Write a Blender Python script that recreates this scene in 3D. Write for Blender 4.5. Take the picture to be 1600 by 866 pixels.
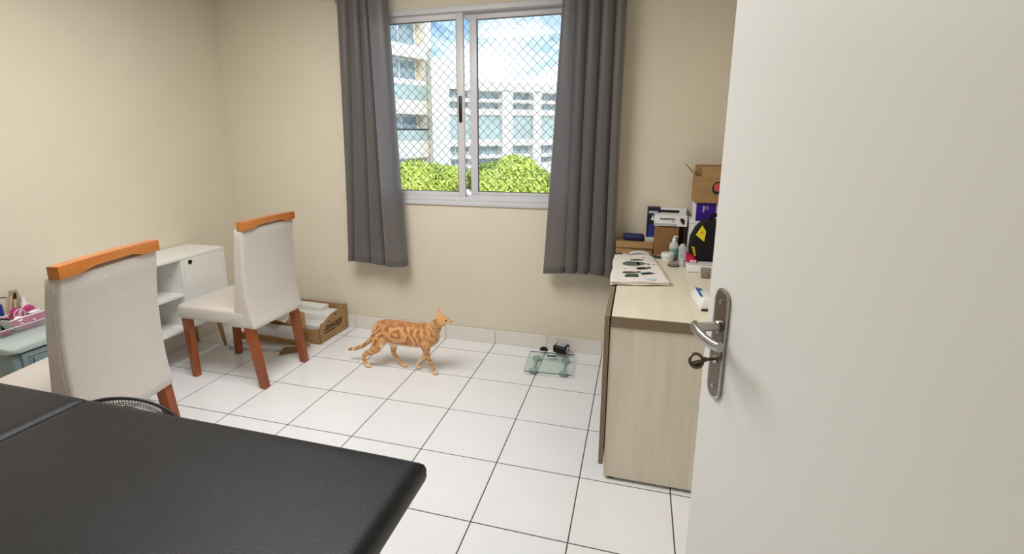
import bpy, bmesh, math, random
import numpy as np
from mathutils import Vector, Matrix, Euler
random.seed(7); np.random.seed(7)
for o in list(bpy.data.objects): bpy.data.objects.remove(o)
S = bpy.context.scene; COL = S.collection
PI = math.pi
# ------------------------------------------------------------------ camera
def setup_camera():
    yaw, pitch, roll = -0.28558, -0.21894, -0.0047377
    f = Vector((math.sin(yaw)*math.cos(pitch), math.cos(yaw)*math.cos(pitch), math.sin(pitch)))
    r = Vector((math.cos(yaw), -math.sin(yaw), 0)); u = r.cross(f)
    r2 = math.cos(roll)*r + math.sin(roll)*u; u2 = -math.sin(roll)*r + math.cos(roll)*u
    m = Matrix((r2, u2, -f)).transposed().to_4x4(); m.translation = (2.0787, -3.2982, 1.4814)
    cd = bpy.data.cameras.new('camera'); c = bpy.data.objects.new('camera', cd); COL.objects.link(c)
    c.matrix_world = m; cd.sensor_width = 36; cd.sensor_fit = 'HORIZONTAL'
    cd.lens = 786.594/1600*36; cd.shift_x = (800-767.13)/1600; cd.shift_y = -(433-385.70)/1600
    cd.clip_start = .02; S.camera = c
setup_camera()
S.view_settings.view_transform = 'Standard'; S.view_settings.look = 'None'
S.view_settings.gamma = 1; S.view_settings.use_curve_mapping = False
S.view_settings.exposure = 0.34
# ------------------------------------------------------------------ world, sun, lamps
def setup_world():
    w = bpy.data.worlds.new('world'); S.world = w; w.use_nodes = True
    nt = w.node_tree; nt.nodes.clear(); N = nt.nodes.new; L = nt.links.new
    out = N('ShaderNodeOutputWorld'); bg = N('ShaderNodeBackground'); tc = N('ShaderNodeTexCoord')
    sep = N('ShaderNodeSeparateXYZ'); L(tc.outputs['Generated'], sep.inputs[0])
    grad = N('ShaderNodeValToRGB'); e = grad.color_ramp.elements
    e[0].position = 0.0; e[0].color = (.40, .48, .54, 1); e[1].position = .6; e[1].color = (.06, .14, .32, 1)
    g2 = grad.color_ramp.elements.new(.22); g2.color = (.075, .15, .25, 1)
    L(sep.outputs['Z'], grad.inputs[0])
    mp = N('ShaderNodeMapping'); mp.inputs['Scale'].default_value = (1, 1, 2.2); mp.inputs['Location'].default_value = (.35, .1, .12)
    L(tc.outputs['Generated'], mp.inputs[0])
    no = N('ShaderNodeTexNoise'); no.inputs['Scale'].default_value = 2.6; no.inputs['Detail'].default_value = 6; no.inputs['Roughness'].default_value = .6
    L(mp.outputs[0], no.inputs[0])
    cr = N('ShaderNodeValToRGB'); cr.color_ramp.elements[0].position = .47; cr.color_ramp.elements[1].position = .66
    mr = N('ShaderNodeMapRange'); mr.inputs['From Min'].default_value = 0; mr.inputs['From Max'].default_value = .22; mr.inputs['To Min'].default_value = .26; mr.inputs['To Max'].default_value = -.09; L(sep.outputs['Z'], mr.inputs[0])
    ad = N('ShaderNodeMath'); ad.operation = 'ADD'; L(no.outputs['Fac'], ad.inputs[0]); L(mr.outputs[0], ad.inputs[1]); L(ad.outputs[0], cr.inputs[0])
    mix = N('ShaderNodeMixRGB'); L(cr.outputs[0], mix.inputs[0]); L(grad.outputs[0], mix.inputs[1]); mix.inputs[2].default_value = (.8, .8, .8, 1)
    L(mix.outputs[0], bg.inputs[0]); bg.inputs[1].default_value = 2.9
    L(bg.outputs[0], out.inputs[0])
setup_world()
def light(name, kind, loc, rot, energy, color=(1, 1, 1), **kw):
    d = bpy.data.lights.new(name, kind); d.energy = energy; d.color = color
    for k, v in kw.items(): setattr(d, k, v)
    o = bpy.data.objects.new(name, d); COL.objects.link(o); o.location = loc; o.rotation_euler = rot; return o
light('sun', 'SUN', (0, -5, 20), (math.radians(48), 0, math.radians(42)), 2.0, (1, .96, .88), angle=math.radians(1))
# ------------------------------------------------------------------ materials
MATS = {}
def mat(name, color, rough=.5, metal=0, spec=.5, noise=0, nscale=20, bump=0, bscale=200, stretch=(1, 1, 1), color2=None, coat=0, trans=0, sheen=0, ior=1.45, emit=None):
    if name in MATS: return MATS[name]
    m = bpy.data.materials.new(name); m.use_nodes = True; nt = m.node_tree; b = nt.nodes['Principled BSDF']
    N = nt.nodes.new; L = nt.links.new
    b.inputs['Base Color'].default_value = (*color, 1); b.inputs['Roughness'].default_value = rough; b.inputs['Metallic'].default_value = metal
    b.inputs['Specular IOR Level'].default_value = spec; b.inputs['Coat Weight'].default_value = coat; b.inputs['Coat Roughness'].default_value = .15
    b.inputs['Transmission Weight'].default_value = trans; b.inputs['IOR'].default_value = ior; b.inputs['Sheen Weight'].default_value = sheen
    tc = N('ShaderNodeTexCoord'); mp = N('ShaderNodeMapping'); mp.inputs['Scale'].default_value = stretch; L(tc.outputs['Object'], mp.inputs[0])
    if noise or color2:
        n = N('ShaderNodeTexNoise'); n.inputs['Scale'].default_value = nscale; n.inputs['Detail'].default_value = 6; n.inputs['Roughness'].default_value = .6
        L(mp.outputs[0], n.inputs[0]); cr = N('ShaderNodeValToRGB'); L(n.outputs['Fac'], cr.inputs[0])
        c2 = color2 or tuple(c*(1-noise) for c in color)
        cr.color_ramp.elements[0].position = .35; cr.color_ramp.elements[1].position = .65
        cr.color_ramp.elements[0].color = (*c2, 1); cr.color_ramp.elements[1].color = (*color, 1); L(cr.outputs[0], b.inputs['Base Color'])
    if bump:
        n2 = N('ShaderNodeTexNoise'); n2.inputs['Scale'].default_value = bscale; n2.inputs['Detail'].default_value = 4
        L(mp.outputs[0], n2.inputs[0]); bp = N('ShaderNodeBump'); bp.inputs['Strength'].default_value = bump; bp.inputs['Distance'].default_value = .002
        L(n2.outputs['Fac'], bp.inputs['Height']); L(bp.outputs[0], b.inputs['Normal'])
    MATS[name] = m; return m
def srgb(r, g, b):
    f = lambda c: (c/255/12.92) if c/255 <= .04045 else ((c/255+.055)/1.055)**2.4
    return (f(r), f(g), f(b))
def glass_mat(name, tint=(.96, .98, .97), refl=.06, rough=.02, opacity=0, col=(1, 1, 1)):
    m = bpy.data.materials.new(name); m.use_nodes = True; nt = m.node_tree; nt.nodes.clear(); N = nt.nodes.new; L = nt.links.new
    out = N('ShaderNodeOutputMaterial'); tr = N('ShaderNodeBsdfTransparent'); tr.inputs[0].default_value = (*tint, 1)
    gl = N('ShaderNodeBsdfGlossy'); gl.inputs['Roughness'].default_value = rough
    fr = N('ShaderNodeFresnel'); fr.inputs[0].default_value = 1.4
    geo = N('ShaderNodeNewGeometry'); sb = N('ShaderNodeMath'); sb.operation = 'SUBTRACT'; sb.inputs[0].default_value = 1; sb.use_clamp = True; L(geo.outputs['Backfacing'], sb.inputs[1])
    ml = N('ShaderNodeMath'); ml.operation = 'MULTIPLY'; L(fr.outputs[0], ml.inputs[0]); L(sb.outputs[0], ml.inputs[1])
    mx = N('ShaderNodeMixShader'); L(ml.outputs[0], mx.inputs[0]); L(tr.outputs[0], mx.inputs[1]); L(gl.outputs[0], mx.inputs[2])
    last = mx.outputs[0]
    if opacity:
        df = N('ShaderNodeBsdfDiffuse'); df.inputs[0].default_value = (*col, 1); m2 = N('ShaderNodeMixShader'); m2.inputs[0].default_value = opacity
        L(last, m2.inputs[1]); L(df.outputs[0], m2.inputs[2]); last = m2.outputs[0]
    L(last, out.inputs[0]); return m
M = {}
M['wall'] = mat('wall_paint', srgb(225, 217, 198), .75, noise=.03, nscale=3, bump=.12, bscale=90)
M['ceiling'] = mat('ceiling_paint', srgb(240, 238, 232), .8, noise=.02)
M['tile'] = mat('white_tile', srgb(236, 237, 239), .2, noise=.03, nscale=5, spec=.5)
M['grout'] = mat('grout', srgb(84, 77, 72), .9, noise=.3, nscale=30)
M['skirt'] = mat('skirting_tile', srgb(232, 229, 222), .3, noise=.03, nscale=6)
M['alu'] = mat('white_aluminium', srgb(214, 214, 218), .35, noise=.04, nscale=8)
M['alud'] = mat('grey_seal', srgb(90, 88, 92), .6, noise=.1)
M['blackp'] = mat('black_plastic', srgb(22, 22, 24), .4, noise=.1)
M['glass'] = glass_mat('window_glass')
M['net'] = mat('net_cord', srgb(96, 96, 96), .8, noise=.15, nscale=40)
M['curtain'] = mat('grey_satin', srgb(102, 98, 98), .38, noise=.05, nscale=60, bump=.2, bscale=500, spec=.45, sheen=.3)
def translucent(m, fac, col):
    nt = m.node_tree; b = nt.nodes['Principled BSDF']; out = nt.nodes['Material Output']; N = nt.nodes.new
    tr = N('ShaderNodeBsdfTranslucent'); tr.inputs[0].default_value = (*col, 1); mx = N('ShaderNodeMixShader'); mx.inputs[0].default_value = fac
    nt.links.new(b.outputs[0], mx.inputs[1]); nt.links.new(tr.outputs[0], mx.inputs[2]); nt.links.new(mx.outputs[0], out.inputs[0])
translucent(M['curtain'], .27, srgb(226, 220, 220))
M['linen'] = mat('linen', srgb(222, 215, 208), .88, color2=srgb(203, 195, 187), nscale=280, bump=.8, bscale=350, sheen=.2)
M['wood'] = mat('orange_wood', srgb(166, 86, 34), .3, color2=srgb(136, 64, 26), nscale=14, stretch=(1, 1, .12), coat=.35)
M['woodrail'] = mat('light_orange_wood', srgb(200, 124, 54), .3, color2=srgb(182, 102, 42), nscale=14, stretch=(1, .12, 1), coat=.4)
M['white'] = mat('white_melamine', srgb(236, 236, 232), .4, noise=.02)
M['footwood'] = mat('pale_foot_wood', srgb(178, 146, 100), .5, noise=.2, nscale=20, stretch=(1, 1, .2))
M['leather'] = mat('black_leatherette', srgb(30, 31, 35), .42, color2=srgb(25, 26, 29), nscale=9, bump=.4, bscale=300, spec=.32)
M['tabwood'] = mat('beech', srgb(206, 156, 98), .45, noise=.2, nscale=20, stretch=(.2, 1, 1))
M['desk'] = mat('cream_woodgrain', srgb(231, 225, 210), .4, color2=srgb(219, 211, 194), nscale=16, stretch=(1, 1, .07))
M['desktop'] = mat('cream_desktop', srgb(232, 226, 206), .35, color2=srgb(224, 216, 194), nscale=16, stretch=(1, .07, 1))
M['taupe'] = mat('taupe_edge', srgb(134, 118, 98), .45, noise=.1, nscale=30, stretch=(1, .2, 1))
M['door'] = mat('door_white', srgb(226, 226, 224), .4, noise=.015, nscale=3, bump=.05, bscale=60)
M['steel'] = mat('brushed_steel', srgb(178, 176, 174), .25, metal=1, noise=.1, nscale=60)
M['brass'] = mat('old_key_metal', srgb(120, 108, 92), .4, metal=1, noise=.2, nscale=40)
M['card'] = mat('cardboard', srgb(174, 140, 96), .8, color2=srgb(160, 125, 82), nscale=25, bump=.15, bscale=120)
M['cardd'] = mat('brown_cardboard', srgb(146, 110, 68), .8, noise=.1, nscale=30)
M['foam'] = mat('white_foam', srgb(232, 232, 230), .8, noise=.05, nscale=40, bump=.2)
M['print'] = mat('black_print', srgb(30, 26, 24), .8, noise=.1)
M['cloth'] = mat('white_cotton', srgb(240, 234, 226), .9, noise=.05, nscale=14, bump=.5, bscale=260)
M['green'] = mat('dark_green_print', srgb(64, 84, 76), .9, color2=srgb(110, 132, 118), nscale=70)
M['navy'] = mat('navy_print', srgb(30, 34, 48), .9, noise=.4, nscale=60)
M['bprint'] = mat('brown_print', srgb(92, 72, 62), .9, noise=.4, nscale=60)
M['pink'] = mat('pink_plastic', srgb(232, 150, 184), .4, noise=.15, nscale=20)
M['palepink'] = mat('pale_pink_plastic', srgb(238, 190, 208), .4, noise=.1, nscale=20)
M['magenta'] = mat('magenta_plastic', srgb(196, 60, 130), .35, noise=.3, nscale=30)
M['whitep'] = mat('white_plastic', srgb(240, 240, 240), .35, noise=.03)
M['blue'] = mat('blue_plastic', srgb(38, 52, 150), .4, noise=.2, nscale=30)
M['cream'] = mat('cream_plastic', srgb(228, 206, 160), .45, noise=.1)
M['drawer'] = mat('grey_blue_plastic', srgb(128, 146, 150), .35, noise=.05, nscale=10)
M['drawert'] = mat('pale_grey_blue_plastic', srgb(184, 198, 196), .3, noise=.05, nscale=10)
M['clear'] = glass_mat('clear_plastic', (.9, .92, .92), rough=.05, opacity=.14, col=(.7, .72, .72))
M['frost'] = glass_mat('frosted_plastic', (.92, .93, .94), rough=.3, opacity=.72, col=(.80, .82, .85))
M['clearbrown'] = glass_mat('smoky_plastic', (.82, .78, .74), rough=.05, opacity=.3, col=(.4, .36, .32))
M['sglass'] = glass_mat('green_glass', (.94, .98, .965), rough=.02, opacity=.03, col=(.6, .8, .74))
M['sedge'] = mat('green_glass_edge', srgb(84, 112, 108), .2, noise=.1)
M['sgrey'] = mat('grey_blue_metal', srgb(160, 178, 182), .35, noise=.08)
M['liquid'] = mat('teal_liquid', srgb(120, 172, 160), .25, noise=.05)
M['bag'] = mat('black_fabric', srgb(11, 11, 14), .85, noise=.2, nscale=60, bump=.3)
M['yellow'] = mat('yellow_fabric', srgb(236, 220, 40), .7, noise=.15, nscale=60)
M['purple'] = mat('purple_card', srgb(64, 26, 150), .45, noise=.1, nscale=20)
M['red'] = mat('red_plastic', srgb(206, 26, 70), .35, noise=.2, nscale=40)
M['navybox'] = mat('dark_blue_card', srgb(24, 28, 62), .4, color2=srgb(16, 18, 28), nscale=14)
M['darkred'] = mat('dark_red_card', srgb(74, 26, 28), .5, noise=.3, nscale=20)
M['silver'] = mat('silver_plastic', srgb(188, 190, 196), .35, noise=.05)
M['mag'] = mat('green_magazine', srgb(52, 100, 50), .5, color2=srgb(30, 52, 34), nscale=30)
M['magp'] = mat('blue_grey_page', srgb(150, 154, 170), .6, noise=.2, nscale=30)
M['tissueblue'] = mat('blue_print', srgb(34, 92, 178), .5, noise=.1)
M['fur'] = None
M['bwall'] = mat('outdoor_white_render', srgb(236, 230, 220), .85, noise=.04, nscale=.8)
M['bcream'] = mat('outdoor_cream_reveal', srgb(222, 206, 176), .85, noise=.05, nscale=1)
M['bglass'] = mat('outdoor_window_glass', srgb(164, 180, 186), .12, noise=.3, nscale=1.5)
M['bglassg'] = mat('outdoor_green_glass', srgb(190, 206, 202), .15, noise=.2, nscale=1.5)
M['bframe'] = mat('outdoor_window_frame', srgb(228, 228, 226), .5, noise=.03)
M['bdark'] = mat('outdoor_dark_rail', srgb(70, 74, 78), .5, noise=.1)
M['leaf'] = mat('yellow_green_leaf', srgb(232, 236, 128), .6, color2=srgb(206, 222, 96), nscale=3)
M['leafd'] = mat('green_leaf', srgb(190, 208, 92), .6, color2=srgb(120, 150, 76), nscale=3)
M['bark'] = mat('bark', srgb(96, 84, 70), .9, noise=.3)
M['ground'] = mat('outdoor_ground', srgb(170, 172, 150), .9, noise=.2, nscale=1)
# ------------------------------------------------------------------ mesh helpers
def basis(p0, p1):
    d = (Vector(p1)-Vector(p0)).normalized(); a = Vector((0, 0, 1)) if abs(d.z) < .95 else Vector((1, 0, 0))
    x = a.cross(d).normalized(); return x, d.cross(x).normalized(), d
class B:
    def __init__(s): s.bm = bmesh.new()
    def box(s, x0, x1, y0, y1, z0, z1, bev=0, seg=2, mtx=None, shear=None):
        t = bmesh.new(); bmesh.ops.create_cube(t, size=1)
        for v in t.verts:
            v.co = Vector(((x0+x1)/2+v.co.x*(x1-x0), (y0+y1)/2+v.co.y*(y1-y0), (z0+z1)/2+v.co.z*(z1-z0)))
        if bev: bmesh.ops.bevel(t, geom=t.edges[:], offset=bev, segments=seg, profile=.5, affect='EDGES')
        if shear: 
            for v in t.verts: v.co = Vector(shear(v.co))
        if mtx: bmesh.ops.transform(t, matrix=mtx, verts=t.verts)
        s.merge(t); return s
    def merge(s, t):
        me = bpy.data.meshes.new('t'); t.to_mesh(me); t.free(); s.bm.from_mesh(me); bpy.data.meshes.remove(me)
    def hexa(s, pts, bev=0):   # 8 points: bottom 4 ccw, top 4 ccw
        t = bmesh.new(); v = [t.verts.new(p) for p in pts]
        for f in ((3, 2, 1, 0), (4, 5, 6, 7), (0, 1, 5, 4), (1, 2, 6, 5), (2, 3, 7, 6), (3, 0, 4, 7)): t.faces.new([v[i] for i in f])
        if bev: bmesh.ops.bevel(t, geom=t.edges[:], offset=bev, segments=2, profile=.5, affect='EDGES')
        s.merge(t); return s
    def tube(s, pts, r, n=8, closed=False, cap=True, flat=None):
        pts = [Vector(p) for p in pts]; K = len(pts); rr = r if isinstance(r, (list, tuple)) else [r]*K
        rings = []; px_ = None
        for i, p in enumerate(pts):
            if closed: d = (pts[(i+1) % K]-pts[i-1])
            else: d = pts[min(i+1, K-1)]-pts[max(i-1, 0)]
            d.normalize()
            if px_ is None:
                a = Vector((0, 0, 1)) if abs(d.z) < .9 else Vector((1, 0, 0)); x = a.cross(d).normalized()
            else: x = (px_-d*px_.dot(d)).normalized()
            px_ = x; y = d.cross(x)
            rv = rr[i]; ra, rb = (rv if isinstance(rv, tuple) else (rv, rv))
            rings.append([s.bm.verts.new(p+x*math.cos(2*PI*k/n)*ra+y*math.sin(2*PI*k/n)*rb) for k in range(n)])
        for i in range(K if closed else K-1):
            A, C = rings[i], rings[(i+1) % K]
            for k in range(n): s.bm.faces.new((A[k], A[(k+1) % n], C[(k+1) % n], C[k]))
        if cap and not closed:
            s.bm.faces.new(rings[0][::-1]); s.bm.faces.new(rings[-1])
        return s
    def lathe(s, prof, c=(0, 0, 0), n=24, mtx=None):   # prof [(r,z)]
        t = bmesh.new(); R = []
        for r, z in prof:
            if r <= 1e-6: R.append([t.verts.new((0, 0, z))])
            else: R.append([t.verts.new((r*math.cos(2*PI*k/n), r*math.sin(2*PI*k/n), z)) for k in range(n)])
        for a, b in zip(R, R[1:]):
            for k in range(n):
                k2 = (k+1) % n
                q = [a[k % len(a)], a[k2 % len(a)], b[k2 % len(b)], b[k % len(b)]]
                q2 = []
                for v in q:
                    if v not in q2: q2.append(v)
                if len(q2) > 2: t.faces.new(q2)
        mm = Matrix.Translation(c) @ (mtx or Matrix.Identity(4)); bmesh.ops.transform(t, matrix=mm, verts=t.verts); s.merge(t); return s
    def prism(s, poly, z0, z1, mtx=None, bev=0, seg=2):
        t = bmesh.new(); a = [t.verts.new((x, y, z0)) for x, y in poly]; b = [t.verts.new((x, y, z1)) for x, y in poly]; n = len(poly)
        t.faces.new(a[::-1]); t.faces.new(b)
        for k in range(n): t.faces.new((a[k], a[(k+1) % n], b[(k+1) % n], b[k]))
        if bev: bmesh.ops.bevel(t, geom=[e for e in t.edges if abs(e.verts[0].co.z-e.verts[1].co.z) < 1e-6], offset=bev, segments=seg, profile=.5, affect='EDGES')
        if mtx: bmesh.ops.transform(t, matrix=mtx, verts=t.verts)
        s.merge(t); return s
    def ball(s, c, r, sc=(1, 1, 1), sub=2):
        t = bmesh.new(); bmesh.ops.create_icosphere(t, subdivisions=sub, radius=r)
        for v in t.verts: v.co = Vector((c[0]+v.co.x*sc[0], c[1]+v.co.y*sc[1], c[2]+v.co.z*sc[2]))
        s.merge(t); return s
    def quad(s, pts):
        s.bm.faces.new([s.bm.verts.new(p) for p in pts]); return s
    def grid(s, f, nu, nv):
        V = [[s.bm.verts.new(f(i/nu, j/nv)) for j in range(nv+1)] for i in range(nu+1)]
        for i in range(nu):
            for j in range(nv): s.bm.faces.new((V[i][j], V[i+1][j], V[i+1][j+1], V[i][j+1]))
        return s
    def done(s, name, m, parent=None, smooth=None, solid=0, label=None, kind=None):
        bmesh.ops.recalc_face_normals(s.bm, faces=s.bm.faces)
        me = bpy.data.meshes.new(name); s.bm.to_mesh(me); s.bm.free()
        o = bpy.data.objects.new(name, me); COL.objects.link(o); me.materials.append(m)
        if smooth is not None:
            me.polygons.foreach_set('use_smooth', [True]*len(me.polygons))
            if smooth > 0: me.set_sharp_from_angle(angle=math.radians(smooth))
        if parent: o.parent = parent
        if solid:
            md = o.modifiers.new('s', 'SOLIDIFY'); md.thickness = solid; md.offset = 0
        if label: o['label'] = label
        if kind: o['kind'] = kind
        return o
def tag(o, label, cat, group=None, kind=None):
    o['label'] = label; o['category'] = cat
    if group: o['group'] = group
    if kind: o['kind'] = kind
    return o
def thing(name, loc, rz=0, label=None, cat=None, group=None, kind=None, rot=None):
    o = bpy.data.objects.new(name, None); COL.objects.link(o); o.location = loc; o.rotation_euler = rot or (0, 0, rz); o.empty_display_size = .05
    return tag(o, label, cat, group, kind)
def shared(name, me, loc, parent, scale=None):
    o = bpy.data.objects.new(name, me); COL.objects.link(o); o.location = loc; o.parent = parent
    if scale: o.scale = scale
    return o
def text(name, body, size, m, parent, mtx, depth=.0004, bold=False, shear=0, sx=1):
    c = bpy.data.curves.new(name, 'FONT'); c.body = body; c.size = size; c.extrude = depth; c.shear = shear; c.align_x = 'CENTER'; c.align_y = 'CENTER'
    if bold: c.offset = size*.025
    o = bpy.data.objects.new(name, c); me = bpy.data.meshes.new_from_object(o); bpy.data.objects.remove(o)
    me.transform(mtx @ Matrix.Diagonal((sx, 1, 1, 1))); me.materials.clear(); me.materials.append(m)
    o = bpy.data.objects.new(name, me); COL.objects.link(o); o.parent = parent; return o
XL, XR, YN, ZC = -1.03, 2.60, -4.0, 2.60
# ================================================================== room shell
fl = B().box(XL-.15, XR+.15, YN-.15, .15, -.12, -.0007).done('floor', M['grout']); tag(fl, 'white square tiled floor with thin dark grout joints', 'floor', kind='structure')
def floor_tiles():
    xs = [XL]+[-.76+.38*i for i in range(9)]+[XR]; ys = [0]+[-.1773-.38*i for i in range(11)]+[YN]; cache = {}
    g = .0046
    for i in range(len(xs)-1):
        for j in range(len(ys)-1):
            w, h = xs[i+1]-xs[i]-g, ys[j]-ys[j+1]-g
            if w < .02 or h < .02: continue
            k = (round(w, 3), round(h, 3))
            if k not in cache:
                b = B(); b.hexa([(-w/2, -h/2, -.006), (w/2, -h/2, -.006), (w/2, h/2, -.006), (-w/2, h/2, -.006)] + [(-w/2, -h/2, -.0008), (w/2, -h/2, -.0008), (w/2, h/2, -.0008), (-w/2, h/2, -.0008)])
                b.hexa([(-w/2, -h/2, -.0008), (w/2, -h/2, -.0008), (w/2, h/2, -.0008), (-w/2, h/2, -.0008)] + [(sx*(w/2-.001), sy*(h/2-.001), 0) for sx, sy in ((-1, -1), (1, -1), (1, 1), (-1, 1))])
                o = b.done('tile', M['tile'], fl); cache[k] = o.data
                o.location = ((xs[i]+xs[i+1])/2, (ys[j]+ys[j+1])/2, 0)
            else: shared('tile', cache[k], ((xs[i]+xs[i+1])/2, (ys[j]+ys[j+1])/2, 0), fl)
floor_tiles()
WX0, WX1, WZ0, WZ1 = .27, 1.66, 1.0, 2.29
b = B(); b.box(XL-.15, WX0, 0, .15, 0, ZC).box(WX1, XR+.15, 0, .15, 0, ZC).box(WX0, WX1, 0, .15, 0, WZ0).box(WX0, WX1, 0, .15, WZ1, ZC)
tag(b.done('wall_back', M['wall']), 'cream painted wall with the window in it', 'wall', kind='structure')
tag(B().box(XL-.15, XL, YN-.15, 0, 0, ZC).done('wall_left', M['wall']), 'cream painted wall on the left behind the chairs', 'wall', kind='structure')
b = B(); b.box(XR, XR+.15, -3.0, 0, 0, ZC).box(XR, XR+.15, YN-.15, -3.86, 0, ZC).box(XR, XR+.15, -3.86, -3.0, 2.12, ZC)
tag(b.done('wall_right', M['wall']), 'cream painted wall on the right with the doorway', 'wall', kind='structure')
tag(B().box(XL, XR, YN-.15, YN, 0, ZC).done('wall_near', M['wall']), 'cream painted wall behind the camera', 'wall', kind='structure')
tag(B().box(XL-.15, XR+.15, YN-.15, .15, ZC, ZC+.12).done('ceiling', M['ceiling']), 'flat white ceiling', 'ceiling', kind='structure')
def skirting():
    bb = B().box(XL+.009, XR, -.004, 0, 0, .099).done('baseboard_back', M['grout']); tag(bb, 'white tiled skirting below the window wall', 'baseboard', kind='structure')
    me = B().box(-.189, .189, -.010, -.004, .001, .103, .001, 1).done('tile', M['skirt'], bb); me.location = (.19, 0, 0)
    for i in range(-3, 7):
        x0, x1 = max(XL+.009, .38*i), min(XR, .38*(i+1)); w = x1-x0
        if i == 0: continue
        if w > .37: shared('tile', me.data, ((x0+x1)/2, 0, 0), bb)
        elif w > .03: B().box(x0+.001, x1-.001, -.010, -.004, .001, .103, .001, 1).done('tile', M['skirt'], bb)
    bl = B().box(XL, XL+.004, YN, 0, 0, .099).done('baseboard_left', M['grout']); tag(bl, 'white tiled skirting below the left wall', 'baseboard', kind='structure')
    ys = [0]+[-.1773-.38*i for i in range(11)]+[YN]
    me = None
    for j in range(len(ys)-1):
        h = ys[j]-ys[j+1]-.002
        if h < .03: continue
        if me is None or abs(h-.378) > .001:
            o = B().box(.004, .010, -h/2, h/2, .001, .103, .001, 1).done('tile', M['skirt'], bl); o.location = (XL, (ys[j]+ys[j+1])/2, 0)
            if abs(h-.378) < .001: me = o.data
        else: shared('tile', me, (XL, (ys[j]+ys[j+1])/2, 0), bl)
skirting()
# ================================================================== window
def window():
    w = thing('window_1', (0, 0, 0), 0, 'white aluminium sliding window with two sashes between the grey curtains', 'window', kind='structure')
    b = B()
    b.box(WX0-.0, WX1, -.014, .10, WZ0, WZ0+.03, .003).box(WX0, WX1, -.004, .10, WZ0+.03, WZ0+.058, .003)
    b.box(WX0, WX1, -.014, .10, WZ1-.035, WZ1, .003).box(WX0, WX0+.035, -.014, .10, WZ0+.03, WZ1-.035, .003).box(WX1-.035, WX1, -.014, .10, WZ0+.03, WZ1-.035, .003)
    b.box(WX0+.03, WX1-.03, .036, .040, WZ0+.05, WZ0+.072)   # track rib
    b.done('window_frame', M['alu'], w, 40)
    def sash(x0, x1, y0, y1, stl, str_, latch):
        z0, z1 = WZ0+.058, WZ1-.035; b = B()
        b.box(x0, x0+stl, y0, y1, z0, z1, .002).box(x1-str_, x1, y0, y1, z0, z1, .002)
        b.box(x0+stl, x1-str_, y0+.002, y1-.002, z0, z0+.035, .002).box(x0+stl, x1-str_, y0+.002, y1-.002, z1-.04, z1, .002)
        s = b.done('sash', M['alu'], w, 40)
        ym = (y0+y1)/2; g = B()
        for a in ((x0+stl, x0+stl+.004, z0+.035, z1-.04), (x1-str_-.004, x1-str_, z0+.035, z1-.04)): g.box(a[0], a[1], ym-.008, ym+.008, a[2], a[3])
        g.box(x0+stl, x1-str_, ym-.008, ym+.008, z0+.035, z0+.039).box(x0+stl, x1-str_, ym-.008, ym+.008, z1-.044, z1-.04); g.done('seal', M['alud'], s)
        B().box(x0+stl+.002, x1-str_-.002, ym-.002, ym+.002, z0+.037, z1-.042).done('pane', M['glass'], s)
        if latch:
            B().box(x1-str_+.012, x1-.014, y0-.012, y0, 1.565, 1.735, .004).done('latch', M['blackp'], s, 40)
    sash(WX0+.035, .925, .006, .032, .04, .047, True)
    sash(.955, WX1-.035, .046, .072, .05, .04, False)
    B().box(.925, .955, .046, .072, WZ1-.075, WZ1-.035, .001).done('sash_rail', M['alu'], w)
window()
def safety_net():
    t = thing('safety_net', (0, .13, 0), 0, 'diamond-mesh safety net of pale cord stretched outside the window', 'net')
    p = .0625; nx = int((WX1-WX0)/p)+1; nz = int((WZ1-WZ0)/p)+1; b = B()
    cache = {}
    def P(i, j):   # half-step lattice
        if (i, j) not in cache:
            x = WX0+.0+i*p/2; z = WZ0+j*p/2
            cache[(i, j)] = Vector((min(max(x+random.uniform(-.003, .003)+.004*math.sin(z*5), WX0), WX1), random.uniform(-.002, .002), min(max(z+random.uniform(-.003, .003)-.004*math.sin((x-WX0)*6), WZ0), WZ1)))
        return cache[(i, j)]
    K = nz*2
    for st in range(-K, nx*2+K):
        if st % 2: continue
        for sgn in (1, -1):
            pts = []
            for j in range(K+1):
                i = st+sgn*j
                if 0 <= i <= nx*2 and WX0+i*p/2 <= WX1 and WZ0+j*p/2 <= WZ1: pts.append(P(i, j))
            if len(pts) > 1: b.tube(pts, .0014, 4)
    for k in cache:
        if (k[0]+k[1]) % 2 == 0: b.ball(cache[k], .0019, sub=1)
    b.done('cord_mesh', M['net'], t)
    B().tube([(WX0, 0, WZ0+.004), (WX1, 0, WZ0+.004), (WX1, 0, WZ1-.004), (WX0, 0, WZ1-.004)], .002, 6, closed=True).done('border_rope', M['net'], t)
safety_net()
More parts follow.
